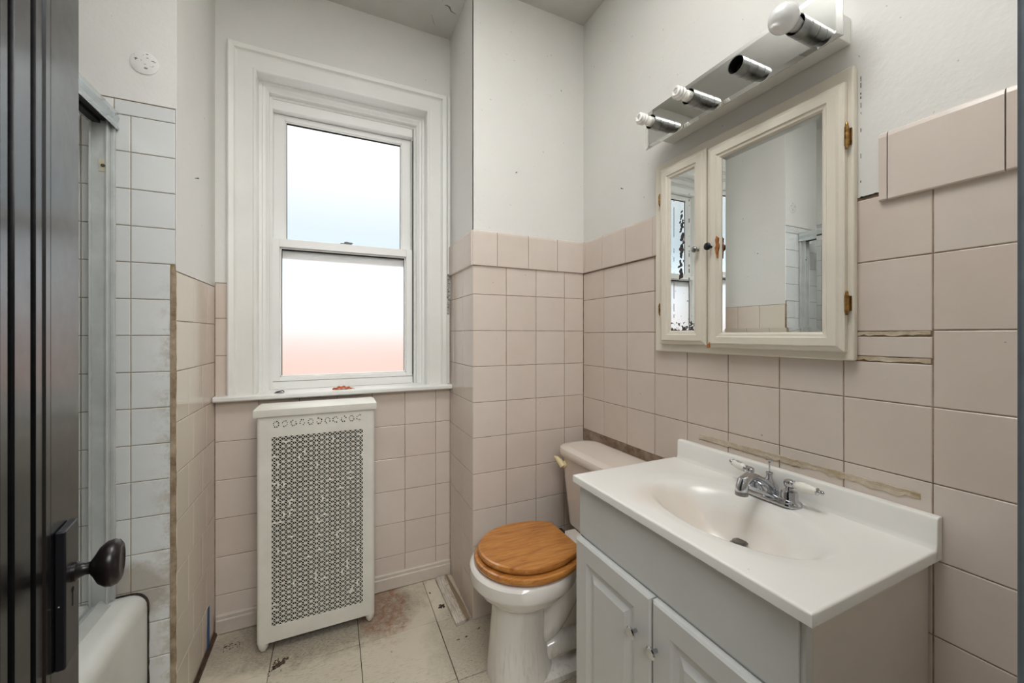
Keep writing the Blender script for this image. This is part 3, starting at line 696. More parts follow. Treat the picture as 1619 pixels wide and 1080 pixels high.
gr = q.build('grille', M['cover'], rad, recalc=False); md = gr.modifiers.new('sheet', 'SOLIDIFY'); md.thickness = 0.0012; md.offset = 0
q = MB(); holes(q, GX0, GX1, VZ0-0.004, VZ1+0.004, 11, 1, RY0+0.001, 8, 0.38, 0.80, 0.23, 0.12, phase=0.5, partial=1)
gr = q.build('vent_row', M['cover'], rad, recalc=False); md = gr.modifiers.new('sheet', 'SOLIDIFY'); md.thickness = 0.0012; md.offset = 0
q = MB(); q.box(RX0+0.01, RX1-0.01, RY0+0.014, RY1, 0.05, 0.90); q.build('dark_inside', M['black'], rad)
q = MB(); q.loft([[(RX0-0.008, RY0-0.008, 0.889), (RX1+0.006, RY0-0.008, 0.889), (RX1+0.006, RY1, 0.889), (RX0-0.008, RY1, 0.889)],
                  [(RX0-0.010, RY0-0.010, 0.895), (RX1+0.007, RY0-0.010, 0.895), (RX1+0.007, RY1, 0.895), (RX0-0.010, RY1, 0.895)],
                  [(RX0-0.010, RY0-0.010, 0.917), (RX1+0.007, RY0-0.010, 0.917), (RX1+0.007, RY1, 0.917), (RX0-0.010, RY1, 0.917)],
                  [(RX0+0.002, RY0+0.004, 0.9225), (RX1-0.004, RY0+0.004, 0.9225), (RX1-0.004, RY1, 0.9225), (RX0+0.002, RY1, 0.9225)]], smooth=False)
q.build('lid', M['cover'], rad, 0.0015)
for x in (RX0+0.020, RX1-0.018):
    for y in (RY0+0.018, RY1-0.02):
        q = MB(); q.lathe([(0.0185, 0.037), (0.0185, 0.028), (0.016, 0.014), (0.009, 0.003), (0.0, 0.0)], (x, y, 0.0005), (0, 0, 1), 16, cap1=False); q.build('foot', M['cover'], rad)
q = MB(); q.tube([(-0.115, 1.80, 0.0005), (-0.115, 1.80, 0.12)], 0.012, 12); q.build('radiator_pipe', simple('rusty_pipe', (90, 62, 48), 0.6), None, label='rusty pipe rising from floor below the radiator cover', cat='pipe')

# ------------------------------------------------------------------ items on the sill
q = MB()
L = []
for i in range(15):
    u = -1+2*i/14; wd = 0.016*(1-u*u)**0.5*(1+0.35*math.sin(i*2.1))+0.0012; zz = 0.9565+0.010*(1-u*u)+0.003*math.sin(i*1.7)
    L.append([(0.033+0.040*u, YB-0.008-wd, max(zz-0.006, 0.9558)), (0.033+0.040*u, YB-0.010, zz+0.003), (0.036+0.040*u, YB-0.006+wd, max(zz-0.003, 0.9558))])
for a, b in zip(L, L[1:]):
    va = [q.v(p) for p in a]; vb = [q.v(p) for p in b]
    for k in range(2): q.f([va[k], va[k+1], vb[k+1], vb[k]])
lf = q.build('dry_leaf', M['leaf'], None, label='curled rust-orange dry leaf on the window sill', cat='leaf'); md = lf.modifiers.new('thick', 'SOLIDIFY'); md.thickness = 0.0008
q = MB(); q.tube([(0.07, YB-0.012, 0.960), (0.085, YB-0.014, 0.957)], 0.0012, 6); q.build('stem', M['leaf'], lf)
q = MB(); q.lathe([(0.0, 0.0), (0.019, 0.0), (0.020, 0.0015), (0.012, 0.003), (0.0, 0.003)], (-0.208, YB-0.022, 0.9556), (0, 0, 1), 20, cap0=False, cap1=False, sx=1.0, sy=0.6)
mc = q.build('metal_catch', M['dull_chrome'], None, label='small grey metal catch lying on the sill near its far end', cat='catch')
q = MB(); q.tube([(-0.222, YB-0.022, 0.959), (-0.205, YB-0.022, 0.9625), (-0.196, YB-0.022, 0.9645), (-0.190, YB-0.022, 0.960)], 0.0022, 8); q.build('lever', M['black_metal'], mc)

# ------------------------------------------------------------------ board on the floor, tape
q = MB(); q.loft([[(0.449, 1.878, 0.0012), (0.508, 1.885, 0.0012), (0.524, 1.560, 0.0012), (0.456, 1.545, 0.0012)], [(0.449, 1.878, 0.014), (0.508, 1.885, 0.014), (0.524, 1.560, 0.014), (0.456, 1.545, 0.014)]], smooth=False)
q.build('wood_board', M['board'], None, 0.0008, 1, label='short worn white painted board lying on the floor by the chase', cat='board')
q = MB(); q.loft([[(XL+0.0022, 1.803, 0.004), (XL+0.0026, 1.823, 0.004), (XL+0.0014, 1.823, 0.004), (XL+0.0012, 1.803, 0.004)],
                  [(XL+0.0022, 1.804, 0.09), (XL+0.0022, 1.829, 0.09), (XL+0.0012, 1.829, 0.09), (XL+0.0012, 1.804, 0.09)],
                  [(XL+0.0022, 1.812, 0.166), (XL+0.0022, 1.829, 0.166), (XL+0.0012, 1.829, 0.166), (XL+0.0012, 1.812, 0.166)]], smooth=False)
q.build('blue_tape', M['tape'], None, label='strip of blue masking tape on the side wall near the floor', cat='tape')
q = MB(); q.box(XL+0.001, XL+0.010, 1.50, 1.90, 0.0, 0.013); q.build('trim_3', simple('dirty_brown_strip', (84, 62, 46), 0.7, var=0.3, vscale=40), None, kind='structure')
# dirt crumbs
q = MB()
def clump(cx, cy, rx, ry, n, smax, ang=0.0):
    for _ in range(n):
        a = random.uniform(0, 2*PI); r = random.random()**0.6; u, v = rx*r*math.cos(a), ry*r*math.sin(a)
        x_, y_ = cx+u*math.cos(ang)-v*math.sin(ang), cy+u*math.sin(ang)+v*math.cos(ang); s_ = random.uniform(0.3, 1)*smax
        q.lathe([(s_, 0), (s_*0.8, s_*0.35), (s_*0.2, s_*0.5)], (x_, y_, 0.0003), (0, 0, 1), 6, smooth=False, sx=random.uniform(0.6, 1.6))
clump(-0.178, 1.642, 0.030, 0.012, 70, 0.005, 0.6); clump(-0.20, 1.63, 0.05, 0.008, 30, 0.003, 1.3); clump(0.432, 1.690, 0.012, 0.014, 30, 0.005)
clump(0.405, 1.80, 0.004, 0.004, 3, 0.003); clump(0.447, 1.478, 0.003, 0.003, 3, 0.004); clump(0.477, 1.478, 0.003, 0.004, 3, 0.005); clump(0.54, 1.50, 0.012, 0.004, 8, 0.004)
clump(-0.36, 1.81, 0.03, 0.03, 24, 0.003); clump(0.82, 1.24, 0.04, 0.03, 30, 0.004); clump(-0.05, 1.79, 0.15, 0.02, 40, 0.004)
q.build('floor_dirt', M['dirt'], None, kind='stuff', label='dark dirt crumbs scattered over the floor tiles', cat='dirt')

# ------------------------------------------------------------------ nails left in the plaster
def nail(p, axis, label, ln=0.009):
    q = MB(); q.lathe([(0.0011, 0), (0.0011, ln), (0.0026, ln), (0.0026, ln+0.0012)], p, axis, 8, smooth=False)
    q.build('nail', M['black_metal'], None, label=label, cat='nail', group='nails in the plaster')
nail((XL+0.0008, 1.662, 1.735), (1, -0.25, 0.03), 'rusty nail in white plaster between the tub and window')
nail((0.729, YC-0.0008, 1.913), (0.1, -1, -0.05), 'bent nail in the white plaster over the toilet corner')
nail((R-0.0008, 1.272, 1.803), (-1, 0.1, 0.1), 'nail in white plaster between medicine cabinet and chase')

# ------------------------------------------------------------------ bathtub and shower door frame
tub = thing('bathtub', (-0.85, 0.8, 0), 'white enamel bathtub with a straight apron in the tiled alcove', 'bathtub')
TX1, TZ = -0.499, 0.441
def rrect(x0, x1, y0, y1, r, z, n=6):
    pts = []
    for cx_0, cy_0, a0 in ((x1-r, y1-r, 0), (x0+r, y1-r, PI/2), (x0+r, y0+r, PI), (x1-r, y0+r, 3*PI/2)):
        for k in range(n+1):
            a = a0+PI/2*k/n; pts.append((cx_0+r*math.cos(a), cy_0+r*math.sin(a), z))
    return pts
q = MB(); L = [rrect(XT+0.002, TX1, YN+0.01, YE-0.003, 0.004, 0.001), rrect(XT+0.002, TX1, YN+0.01, YE-0.003, 0.004, 0.395)]
for k in range(1, 7):
    a = PI/2*k/6; L.append(rrect(XT+0.002, TX1-0.038*(1-math.cos(a)), YN+0.01, YE-0.003, 0.004, 0.403+0.038*math.sin(a)))
L.append(rrect(XT+0.05, -0.632, YN+0.08, YE-0.075, 0.10, TZ))
L.append(rrect(XT+0.056, -0.642, YN+0.09, YE-0.085, 0.10, TZ-0.010))
L.append(rrect(XT+0.075, -0.662, YN+0.12, YE-0.12, 0.10, 0.25)); L.append(rrect(XT+0.13, -0.72, YN+0.2, YE-0.2, 0.10, 0.11)); L.append(rrect(XT+0.2, -0.80, YN+0.3, YE-0.3, 0.08, 0.10))
q.loft(L); q.build('basin', M['tub'], tub)
q = MB(); L = []
for i in range(25):
    z = 0.0+0.40*i/24; o = random.uniform(-0.001, 0.001); L.append([(TX1-0.001, YE-0.0035, z), (TX1+0.0028+o, YE-0.0035, z), (TX1+0.003+o, YE-0.0008, z), (TX1-0.001, YE-0.0008, z)])
for k in range(7):
    a = PI/2*k/6; z = 0.403+0.041*math.sin(a); x_ = TX1-0.038*(1-math.cos(a))
    L.append([(x_-0.001, YE-0.005, z), (x_+0.003, YE-0.005, z+0.001), (x_+0.003, YE-0.0008, z+0.002), (x_-0.001, YE-0.0008, z)])
L.append([(-0.60, YE-0.006, TZ), (-0.60, YE-0.005, TZ+0.003), (-0.60, YE-0.0008, TZ+0.004), (-0.60, YE-0.0008, TZ)])
q.loft(L, smooth=False); q.build('caulk', M['floor_gap'], tub)
sh = thing('shower_door_frame', (-0.59, 0.8, TZ), 'aluminium shower door frame with header, jamb and track on the tub', 'shower door frame')
q = MB(); q.box(-0.612, -0.577, 1.462, YE-0.003, TZ+0.002, 1.80)
q.box(-0.6125, -0.6085, 1.452, 1.464, TZ+0.002, 1.80); q.box(-0.5795, -0.575, 1.456, 1.464, TZ+0.002, 1.80); q.box(-0.577, -0.569, 1.478, YE-0.003, TZ+0.002, 1.80)
jb = q.build('jamb', M['alu'], sh, 0.0008, 1)
q = MB(); q.box(-0.594, -0.576, 1.4595, 1.462, 1.655, 1.688); q.build('bumper', simple('cream_bumper', (196, 190, 166), 0.5), jb)
q = MB(); q.lathe([(0.0045, 0), (0.0045, 0.002), (0.001, 0.0022)], (-0.585, 1.4595, 1.671), (0, -1, 0), 12); q.build('screw', M['dirt'], jb)
q = MB(); L = []
# curved face of the header, sagging lip
pf = [(-0.622, 1.846), (-0.590, 1.849), (-0.572, 1.846), (-0.564, 1.838), (-0.561, 1.822), (-0.565, 1.806), (-0.562, 1.792), (-0.564, 1.787), (-0.567, 1.790), (-0.570, 1.806), (-0.575, 1.812), (-0.612, 1.812), (-0.612, 1.794), (-0.622, 1.794)]
q.prism(pf, lambda u, v, a: (u, a, v), YN+0.012, YE-0.004, smooth=False); hd = q.build('header', M['polished_alu'], sh)
q = MB(); q.box(-0.610, -0.592, YN+0.012, YE-0.02, 1.789, 1.811); q.box(-0.590, -0.576, YN+0.012, YE-0.02, 1.797, 1.811); q.build('roller_channel', M['dark_socket'], hd)
q = MB(); q.prism([(-0.616, TZ), (-0.616, TZ+0.012), (-0.611, TZ+0.012), (-0.609, TZ+0.004), (-0.596, TZ+0.004), (-0.594, TZ+0.016), (-0.590, TZ+0.017), (-0.572, TZ+0.003), (-0.568, TZ)], lambda u, v, a: (u, a, v), YN+0.012, YE-0.03)
q.build('bottom_track', M['alu'], sh)

# ------------------------------------------------------------------ the open door
ux, uy = -0.1766/math.hypot(0.1766, 1), 1/math.hypot(0.1766, 1)      # along the door towards its free edge
nx_, ny_ = uy, -ux                                                    # out of its face into the room
def DP(Y, d, z):
    """point on the door: Y = world depth along the face, d = height over the face"""
    s_ = (Y-0.768); X = -0.333-0.1766*s_
    return (X+nx_*d, Y+ny_*d, z)
door = thing('door_1', DP(0.115, 0, 0.006), kind='structure')
q = MB()
q.loft([[DP(a, b, z) for a, b in ((0.668, 0), (0.766, 0), (0.768, -0.003), (0.768, -0.036), (0.668, -0.036))] for z in (0.006, 2.045)], smooth=False)
q.build('stile', M['door'], door, 0.0012)
q = MB(); q.loft([[DP(a, b, z) for a, b in ((0.118, 0), (0.215, 0), (0.215, -0.036), (0.118, -0.036))] for z in (0.006, 2.045)], smooth=False); q.build('stile', M['door'], door, 0.0012)
q = MB()
for z0, z1 in ((0.006, 0.20), (0.615, 0.735), (1.95, 2.045)): q.loft([[DP(a, b, z) for a, b in ((0.215, -0.002), (0.668, -0.002), (0.668, -0.036), (0.215, -0.036))] for z in (z0, z1)], smooth=False)
# bolection moulding round each panel
def mould(z0, z1):
    ins = [(0.0, -0.020), (0.0005, -0.0012), (0.0012, -0.0012), (0.0015, 0.0002), (0.014, 0.0002), (0.0165, -0.006), (0.0185, -0.0015), (0.035, -0.0015), (0.0365, -0.016)]
    loops = [[q.v(DP(y_, d, z_)) for y_, z_ in ((0.215+o, z0+o), (0.668-o, z0+o), (0.668-o, z1-o), (0.215+o, z1-o))] for o, d in ins]
    for a, b in zip(loops, loops[1:]):
        for i in range(4): q.f([a[i], a[(i+1) % 4], b[(i+1) % 4], b[i]])
q.build('rail', M['door'], door, 0.001)
for z0, z1 in ((0.20, 0.615), (0.735, 1.95)):
    q = MB(); mould(z0, z1); q.build('moulding', M['door'], door)
    q = MB(); L = [[DP(y_, d, z_) for y_, z_ in ((0.215+o, z0+o), (0.668-o, z0+o), (0.668-o, z1-o), (0.215+o, z1-o))] for o, d in ((0.03, -0.034), (0.03, -0.018), (0.0505, -0.018), (0.0510, -0.001), (0.086, -0.001), (0.087, -0.014), (0.0945, -0.014), (0.095, -0.003), (0.109, -0.003), (0.110, -0.014), (0.117, -0.014), (0.118, -0.004))]
    q.loft(L, True, True, False); q.build('panel', M['door'], door)
def dbox(m, y0, y1, d0, d1, z0, z1):
    m.loft([[DP(a, b, z) for a, b in ((y0, d0), (y1, d0), (y1, d1), (y0, d1))] for z in (z0, z1)], smooth=False)
q = MB(); dbox(q, 0.678, 0.7245, 0.0, 0.0100, 0.777, 0.952); lp = q.build('lock_plate', M['black_metal'], door, 0.0022)
q = MB(); dbox(q, 0.700, 0.703, 0.0098, 0.0104, 0.845, 0.866); q.lathe([(0.0035, 0), (0.0035, 0.0008)], DP(0.7015, 0.0098, 0.866), (nx_, ny_, 0), 12); q.build('keyhole', M['black'], lp)
q = MB(); q.box(0, 0.001, 0, 0.001, 0, 0.001)
q.bm.clear(); q.lathe([(0.0125, 0.0), (0.0125, 0.004), (0.0095, 0.007), (0.0075, 0.012), (0.0080, 0.016), (0.014, 0.020), (0.0235, 0.025), (0.0295, 0.032), (0.0305, 0.038), (0.0285, 0.0435), (0.024, 0.0465), (0.019, 0.047), (0.0165, 0.0455), (0.0, 0.0455)], DP(0.7015, 0.010, 0.889), (nx_, ny_, 0), 32, cap1=False, sx=0.86, sy=1.0)
q.build('door_knob', M['knob'], door)
q = MB()
for _ in range(6):
    o = random.uniform(-0.004, 0.004); q.lathe([(0.003, 0), (0.001, 0.002)], DP(0.681+o*0.3, 0.004, 0.862+o), (-ux, -uy, 0), 5, smooth=False)
q.build('paint_chip', M['rough_white'], lp)

# ------------------------------------------------------------------ vanity
VY0, VY1, VX = 0.362, 0.972, 0.672
van = thing('vanity_cabinet', (0.88, 0.667, 0), 'grey-white two-door bathroom vanity cabinet under the white sink top', 'cabinet')
q = MB(); q.box(VX, VX+0.018, VY0, VY1, 0.075, 0.752); q.box(VX, R-0.004, VY1-0.016, VY1, 0.0005, 0.752); q.box(VX+0.05, VX+0.066, VY0, VY1, 0.0005, 0.075)
q.build('carcass', M['cab'], van, 0.001)
q = MB(); q.box(VX+0.0183, R-0.004, VY0, VY0+0.016, 0.0005, 0.752); q.build('side_panel', M['cab_side'], van, 0.001, label='beige-looking near side panel')
q = MB(); q.box(VX-0.0045, VX, VY0+0.008, VY1-0.0, 0.607, 0.751); q.build('apron', M['cab'], van, 0.0015)
def vdoor(y0, y1, z0, z1, ky, kz):
    q = MB(); x0 = VX-0.020; x1 = VX-0.0008; rs = 0.052
    # raised-panel door face: loops from the outer edge inwards
    def lp(o, x): return [q.v((x, a, b)) for a, b in ((y0+o, z0+o), (y1-o, z0+o), (y1-o, z1-o), (y0+o, z1-o))]
    L = [lp(0, x1), lp(0, x0+0.004), lp(0.005, x0), lp(rs, x0), lp(rs+0.006, x0+0.0035), lp(rs+0.014, x0+0.0065), lp(rs+0.020, x0+0.0065), lp(rs+0.036, x0+0.0005), lp(rs+0.037, x0)]
    for a, b in zip(L, L[1:]):
        for i in range(4): q.f([a[i], a[(i+1) % 4], b[(i+1) % 4], b[i]])
    q.f(L[-1]); q.f(list(reversed(L[0])))
    d = q.build('door', M['cab'], van)
    q = MB(); q.lathe([(0.0045, 0), (0.0045, 0.010), (0.006, 0.013), (0.0125, 0.0165), (0.0135, 0.019), (0.011, 0.0215), (0.0, 0.0225)], (x0, ky, kz), (-1, 0, 0), 24, cap1=False)
    q.build('knob', M['chrome'], d)
vdoor(0.672, VY1-0.001, 0.085, 0.601, 0.716, 0.499)
vdoor(VY0+0.008, 0.667, 0.085, 0.601, 0.652, 0.498)

# sink top with integral bowl and backsplash
TY0, TY1, TX0, TZT, TB = 0.343, 0.986, 0.652, 0.780, 0.757
st = thing('sink_top', (0.87, 0.665, TB), 'white cultured marble sink top with oval bowl and backsplash', 'sink')
q = MB(); NX, NY = 64, 88; bcx, bcy, bax, bay = 0.862, 0.632, 0.134, 0.208
def topz(x, y):
    # bowl: soft-edged oval, deepest towards the wall side
    dx = (x-bcx)/bax; dy = (y-bcy)/bay; r = math.sqrt(dx*dx+dy*dy)
    def sstep(a, b, v):
        k = min(1, max(0, (v-a)/(b-a))); return k*k*(3-2*k)
    z = TZT
    z -= 0.004*(1-sstep(0.98, 1.26, r))
    if r < 1.06:
        dd = math.hypot((x-0.925)/0.20, (y-0.650)/0.235)
        k = 1-sstep(0.42, 1.06, r)
        k = min(k, 1)
        z -= 0.118*k*(1-0.12*min(1, dd))
    return z
xs_ = [TX0+0.004+(R-0.024-TX0-0.004)*i/NX for i in range(NX+1)]; ys_ = [TY0+0.004+(TY1-TY0-0.008)*j/NY for j in range(NY+1)]
V = [[q.v((x, y, topz(x, y))) for y in ys_] for x in xs_]
for i in range(NX):
    for j in range(NY): q.f([V[i][j], V[i][j+1], V[i+1][j+1], V[i+1][j]], True)
# rounded edge and underside along the open sides
border = [V[i][0] for i in range(NX, -1, -1)] + [V[0][j] for j in range(1, NY+1)] + [V[i][NY] for i in range(1, NX+1)]
def outset(co, o, z):
    x, y = co.x, co.y
    if co.x < TX0+0.0045: x = TX0+0.004-o
    if co.y < TY0+0.0045: y = TY0+0.004-o
    if co.y > TY1-0.0045: y = TY1-0.004+o
    return (x, y, z)
prev = border
for o, z in ((0.002, TZT-0.0005), (0.0035, TZT-0.002), (0.004, TZT-0.004), (0.004, TB+0.002), (0.002, TB), (-0.02, TB)):
    cur = [q.v(outset(v.co, o, z)) for v in border]
    for a in range(len(border)-1): q.f([prev[a], prev[a+1], cur[a+1], cur[a]], True)
    prev = cur
q.build('top', M['marble'], st)
q = MB(); q.prism([(R-0.028, TZT-0.006), (R-0.026, TZT+0.0005), (R-0.024, TZT+0.005), (R-0.0225, TZT+0.012), (R-0.0215, 0.836), (R-0.019, 0.841), (R-0.014, 0.8425), (R-0.0012, 0.8425), (R-0.0012, TB), (R-0.028, TB)], lambda u, v, a: (u, a, v), TY0, TY1-0.012, smooth=False)
q.build('backsplash', M['marble'], st, 0.002)
DX, DYY = 0.930, 0.652; DZ = topz(DX, DYY)
q = MB(); q.lathe([(0.0, 0.0), (0.014, 0.0), (0.016, 0.0), (0.0165, 0.003), (0.023, 0.0042), (0.0245, 0.003), (0.0250, 0.0)], (DX, DYY, DZ+0.0012), (0, 0, 1), 28, cap0=False, cap1=False)
dr = q.build('drain', M['dull_chrome'], st)
q = MB(); q.lathe([(0.0155, 0.0), (0.0155, 0.0008)], (DX, DYY, DZ+0.0018), (0, 0, 1), 20); q.build('drain_hole', M['black'], dr)
q = MB(); q.lathe([(0.006, 0.002), (0.012, 0.006), (0.0175, 0.009), (0.0178, 0.0105), (0.014, 0.0125), (0.009, 0.0125), (0.0085, 0.0118), (0.0, 0.0118)], (DX, DYY, DZ+0.0025), (0, 0, 1), 24, cap0=False, cap1=False)
q.build('stopper', simple('tarnished_stopper', (132, 126, 122), 0.3, 0.9, var=0.15, vscale=60), dr)
# faucet
fc = thing('faucet', (1.025, 0.642, TZT), 'chrome centre-set faucet with two white porcelain lever handles', 'faucet')
FX, FY = 1.024, 0.640
def stadium(hl, r, z, n=10):
    return [(FX+r*math.cos(a), FY+hl+r*math.sin(a), z) for a in [PI*k/n for k in range(n+1)]] + [(FX+r*math.cos(a), FY-hl+r*math.sin(a), z) for a in [PI+PI*k/n for k in range(n+1)]]
q = MB(); q.loft([stadium(0.051, 0.0275, TZT-0.0005), stadium(0.051, 0.0275, TZT+0.004), stadium(0.051, 0.0262, TZT+0.007), stadium(0.050, 0.0215, TZT+0.0095), stadium(0.050, 0.0200, TZT+0.014), stadium(0.049, 0.0170, TZT+0.0165)])
q.build('base', M['chrome'], fc)
q = MB(); q.tube([(FX, FY, TZT+0.012), (FX-0.006, FY, TZT+0.028), (FX-0.030, FY, TZT+0.046), (FX-0.055, FY, TZT+0.058), (FX-0.080, FY, TZT+0.062), (FX-0.098, FY, TZT+0.054), (FX-0.104, FY, TZT+0.040), (FX-0.105, FY, TZT+0.030)], [0.020, 0.017, 0.0115, 0.0105, 0.0125, 0.0145, 0.0145, 0.0135], 20)
sp = q.build('spout', M['chrome'], fc)
q = MB(); q.lathe([(0.0148, 0), (0.0148, 0.009), (0.010, 0.009)], (FX-0.105, FY, TZT+0.0225), (0, 0, 1), 16); q.build('aerator', M['dull_chrome'], sp)
q = MB(); q.lathe([(0.019, 0), (0.021, 0.006), (0.0195, 0.016), (0.013, 0.027), (0.0075, 0.036), (0.0065, 0.044), (0.008, 0.046), (0.008, 0.049), (0.004, 0.050)], (FX+0.004, FY, TZT+0.014), (0, 0, 1), 20); q.build('bell', M['chrome'], fc)
q = MB(); q.lathe([(0.0018, 0), (0.0018, 0.024), (0.004, 0.027), (0.0085, 0.031), (0.0088, 0.033), (0.0, 0.034)], (FX+0.004, FY, TZT+0.062), (0, 0, 1), 16, cap1=False); q.build('lift_rod', M['chrome'], fc)
for sgn in (1, -1):
    cy = FY+sgn*0.051; kk = 1.0 if sgn > 0 else 1.14
    q = MB(); q.lathe([(0.0185, 0), (0.0190, 0.002), (0.0180, 0.004), (0.0180, 0.018), (0.0165, 0.022), (0.009, 0.025), (0.008, 0.030), (0.0115, 0.035), (0.0128, 0.040), (0.0115, 0.046), (0.006, 0.0495), (0.0, 0.050)], (FX, cy, TZT+0.012), (0, 0, 1), 22, cap1=False)
    h = q.build('handle', M['chrome'], fc)
    ax = Vector((0.16 if sgn > 0 else 0.02, sgn, 0.10 if sgn > 0 else 0.02)).normalized(); o = Vector((FX, cy, TZT+0.012+0.040))
    q = MB(); q.lathe([(a_, b_*kk) for a_, b_ in ((0.0075, 0.011), (0.0095, 0.013), (0.0080, 0.015), (0.0112, 0.020), (0.0120, 0.028), (0.0108, 0.040), (0.0085, 0.050), (0.0080, 0.053))], o, ax, 20); q.build('porcelain_lever', M['porcelain'], h)
    q = MB(); q.lathe([(a_, b_*kk) for a_, b_ in ((0.0085, 0.052), (0.0090, 0.054), (0.0040, 0.057), (0.0055, 0.060), (0.0045, 0.064), (0.0, 0.066))], o, ax, 16, cap1=False); q.build('finial', M['chrome'], h)
    q = MB(); q.lathe([(0.0085, 0.009), (0.0098, 0.011), (0.0085, 0.0135)], o, ax, 16); q.build('collar', M['chrome'], h)
    if sgn > 0:
        tx = bpy.data.curves.new('lettering', 'FONT'); tx.body = 'HOT'; tx.size = 0.0085; tx.extrude = 0.0002; tx.align_x = 'CENTER'; tx.align_y = 'CENTER'
        tmp = bpy.data.objects.new('lettering_curve', tx); me_ = bpy.data.meshes.new_from_object(tmp); bpy.data.objects.remove(tmp)
        to_ = bpy.data.objects.new('lettering', me_); COL.objects.link(to_); me_.materials.clear(); me_.materials.append(simple('dark_print', (70, 74, 80), 0.4, var=0.0)); to_.parent = h
        xa = -ax; za = Vector((-0.45, -0.1, 0.9)); za = (za-xa*za.dot(xa)).normalized(); ya = za.cross(xa)
        mt_ = Matrix((xa, ya, za)).transposed().to_4x4(); mt_.translation = o+ax*0.031+za*0.0119-WL[fc.name]; to_.matrix_local = mt_

# ------------------------------------------------------------------ toilet
TYC = 1.262
to = thing('toilet', (0.75, TYC, 0), 'white two-piece toilet with a golden oak seat and lid', 'toilet')
def egg(x0, x1, hw, z, n=40, cxf=0.5, yc=None, p=2.0):
    """egg outline: pointed towards x0; widest at x0+cxf*(x1-x0)"""
    xc = x0+(x1-x0)*cxf; out = []
    for k in range(n):
        a = 2*PI*k/n; c_, s_ = math.cos(a), math.sin(a)
        ax = (x1-xc) if c_ > 0 else (xc-x0)
        cc = math.copysign(abs(c_)**(2/p), c_); s2 = math.copysign(abs(s_)**(2/p), s_)
        out.append((xc+ax*cc, (TYC if yc is None else yc)+hw*s2, z))
    return out
q = MB()
q.loft([egg(0.493, 0.72, 0.110, 0.001, cxf=0.5, p=2.6), egg(0.494, 0.72, 0.108, 0.02, cxf=0.5, p=2.6), egg(0.503, 0.70, 0.095, 0.12, cxf=0.5, p=2.5), egg(0.510, 0.69, 0.088, 0.22, cxf=0.5, p=2.4),
        egg(0.513, 0.69, 0.088, 0.262, cxf=0.5, p=2.3), egg(0.500, 0.72, 0.105, 0.272, cxf=0.48), egg(0.478, 0.76, 0.134, 0.290, cxf=0.48), egg(0.456, 0.79, 0.156, 0.312, cxf=0.47), egg(0.444, 0.80, 0.168, 0.334, cxf=0.47), egg(0.441, 0.81, 0.171, 0.340, cxf=0.47),
        egg(0.431, 0.82, 0.180, 0.344, cxf=0.47), egg(0.429, 0.82, 0.183, 0.352, cxf=0.47), egg(0.430, 0.82, 0.183, 0.385, cxf=0.47), egg(0.438, 0.82, 0.178, 0.393, cxf=0.47), egg(0.465, 0.79, 0.150, 0.394, cxf=0.47), egg(0.485, 0.77, 0.13, 0.36, cxf=0.47), egg(0.52, 0.73, 0.09, 0.27, cxf=0.47)])
q.build('bowl', M['china'], to)
q = MB()   # foot plate, trapway and rear shelf
q.loft([egg(0.60, 0.90, 0.112, 0.001, p=4), egg(0.60, 0.90, 0.111, 0.018, p=4), egg(0.62, 0.89, 0.100, 0.028, p=4), egg(0.66, 0.88, 0.060, 0.040, p=3), egg(0.66, 0.88, 0.052, 0.12, p=2.6), egg(0.66, 0.89, 0.060, 0.22, p=2.6), egg(0.64, 0.92, 0.080, 0.30, p=3), egg(0.66, 1.02, 0.105, 0.345, p=4), egg(0.66, 1.03, 0.112, 0.352, p=5), egg(0.66, 1.03, 0.112, 0.386, p=5), egg(0.67, 1.02, 0.105, 0.390, p=5)])
sw = []
for k in range(25):
    u = k/24; sw.append((0.66+0.20*u, TYC-0.030-0.022*math.sin(PI*u), 0.215+0.075*math.cos(PI*(1+u*1.15))+0.02*u))
q.tube(sw, 0.044, 18)
sw = []
for k in range(17):
    u = k/16; sw.append((0.68+0.17*u, TYC-0.040-0.012*math.sin(PI*u), 0.075+0.02*math.sin(PI*u)))
q.tube(sw, 0.040, 18)
q.build('trapway', M['china'], to)
def lidslab(x0, x1, hw, z0, z1, r, cxf=0.5, cut=None):
    L = []
    for o, z in ((r, z0), (r*0.3, z0+r*0.3), (0, z0+r), (0, z1-r), (r*0.3, z1-r*0.3), (r*1.0, z1)):
        l = egg(x0+o, x1-o, hw-o, z, 64, cxf)
        if cut: l = [(min(px, cut-o), py, pz) for px, py, pz in l]
        L.append(l)
    return L
q = MB(); q.loft(lidslab(0.445, 0.86, 0.178, 0.398, 0.421, 0.008, 0.45, 0.815)); q.build('seat', M['oak'], to)
q = MB(); q.loft(lidslab(0.458, 0.85, 0.160, 0.4245, 0.446, 0.009, 0.45, 0.800)); q.build('lid', M['oak'], to)
q = MB(); q.tube([(0.812, TYC-0.10, 0.418), (0.812, TYC+0.10, 0.418)], 0.008, 10)
for s_ in (-0.07, 0.07): q.box(0.80, 0.835, TYC+s_-0.014, TYC+s_+0.014, 0.388, 0.42)
q.build('hinge', M['dark_socket'], to, 0.002)
def rr2(x0, x1, y0, y1, r, z): return rrect(x0, x1, y0, y1, r, z, 6)
q = MB(); q.loft([rr2(0.918, 1.072, 1.090, 1.430, 0.06, 0.392), rr2(0.908, 1.073, 1.076, 1.442, 0.065, 0.400), rr2(0.892, 1.075, 1.056, 1.462, 0.07, 0.60), rr2(0.888, 1.075, 1.050, 1.468, 0.07, 0.686)])
tk = q.build('tank', M['tank'], to)
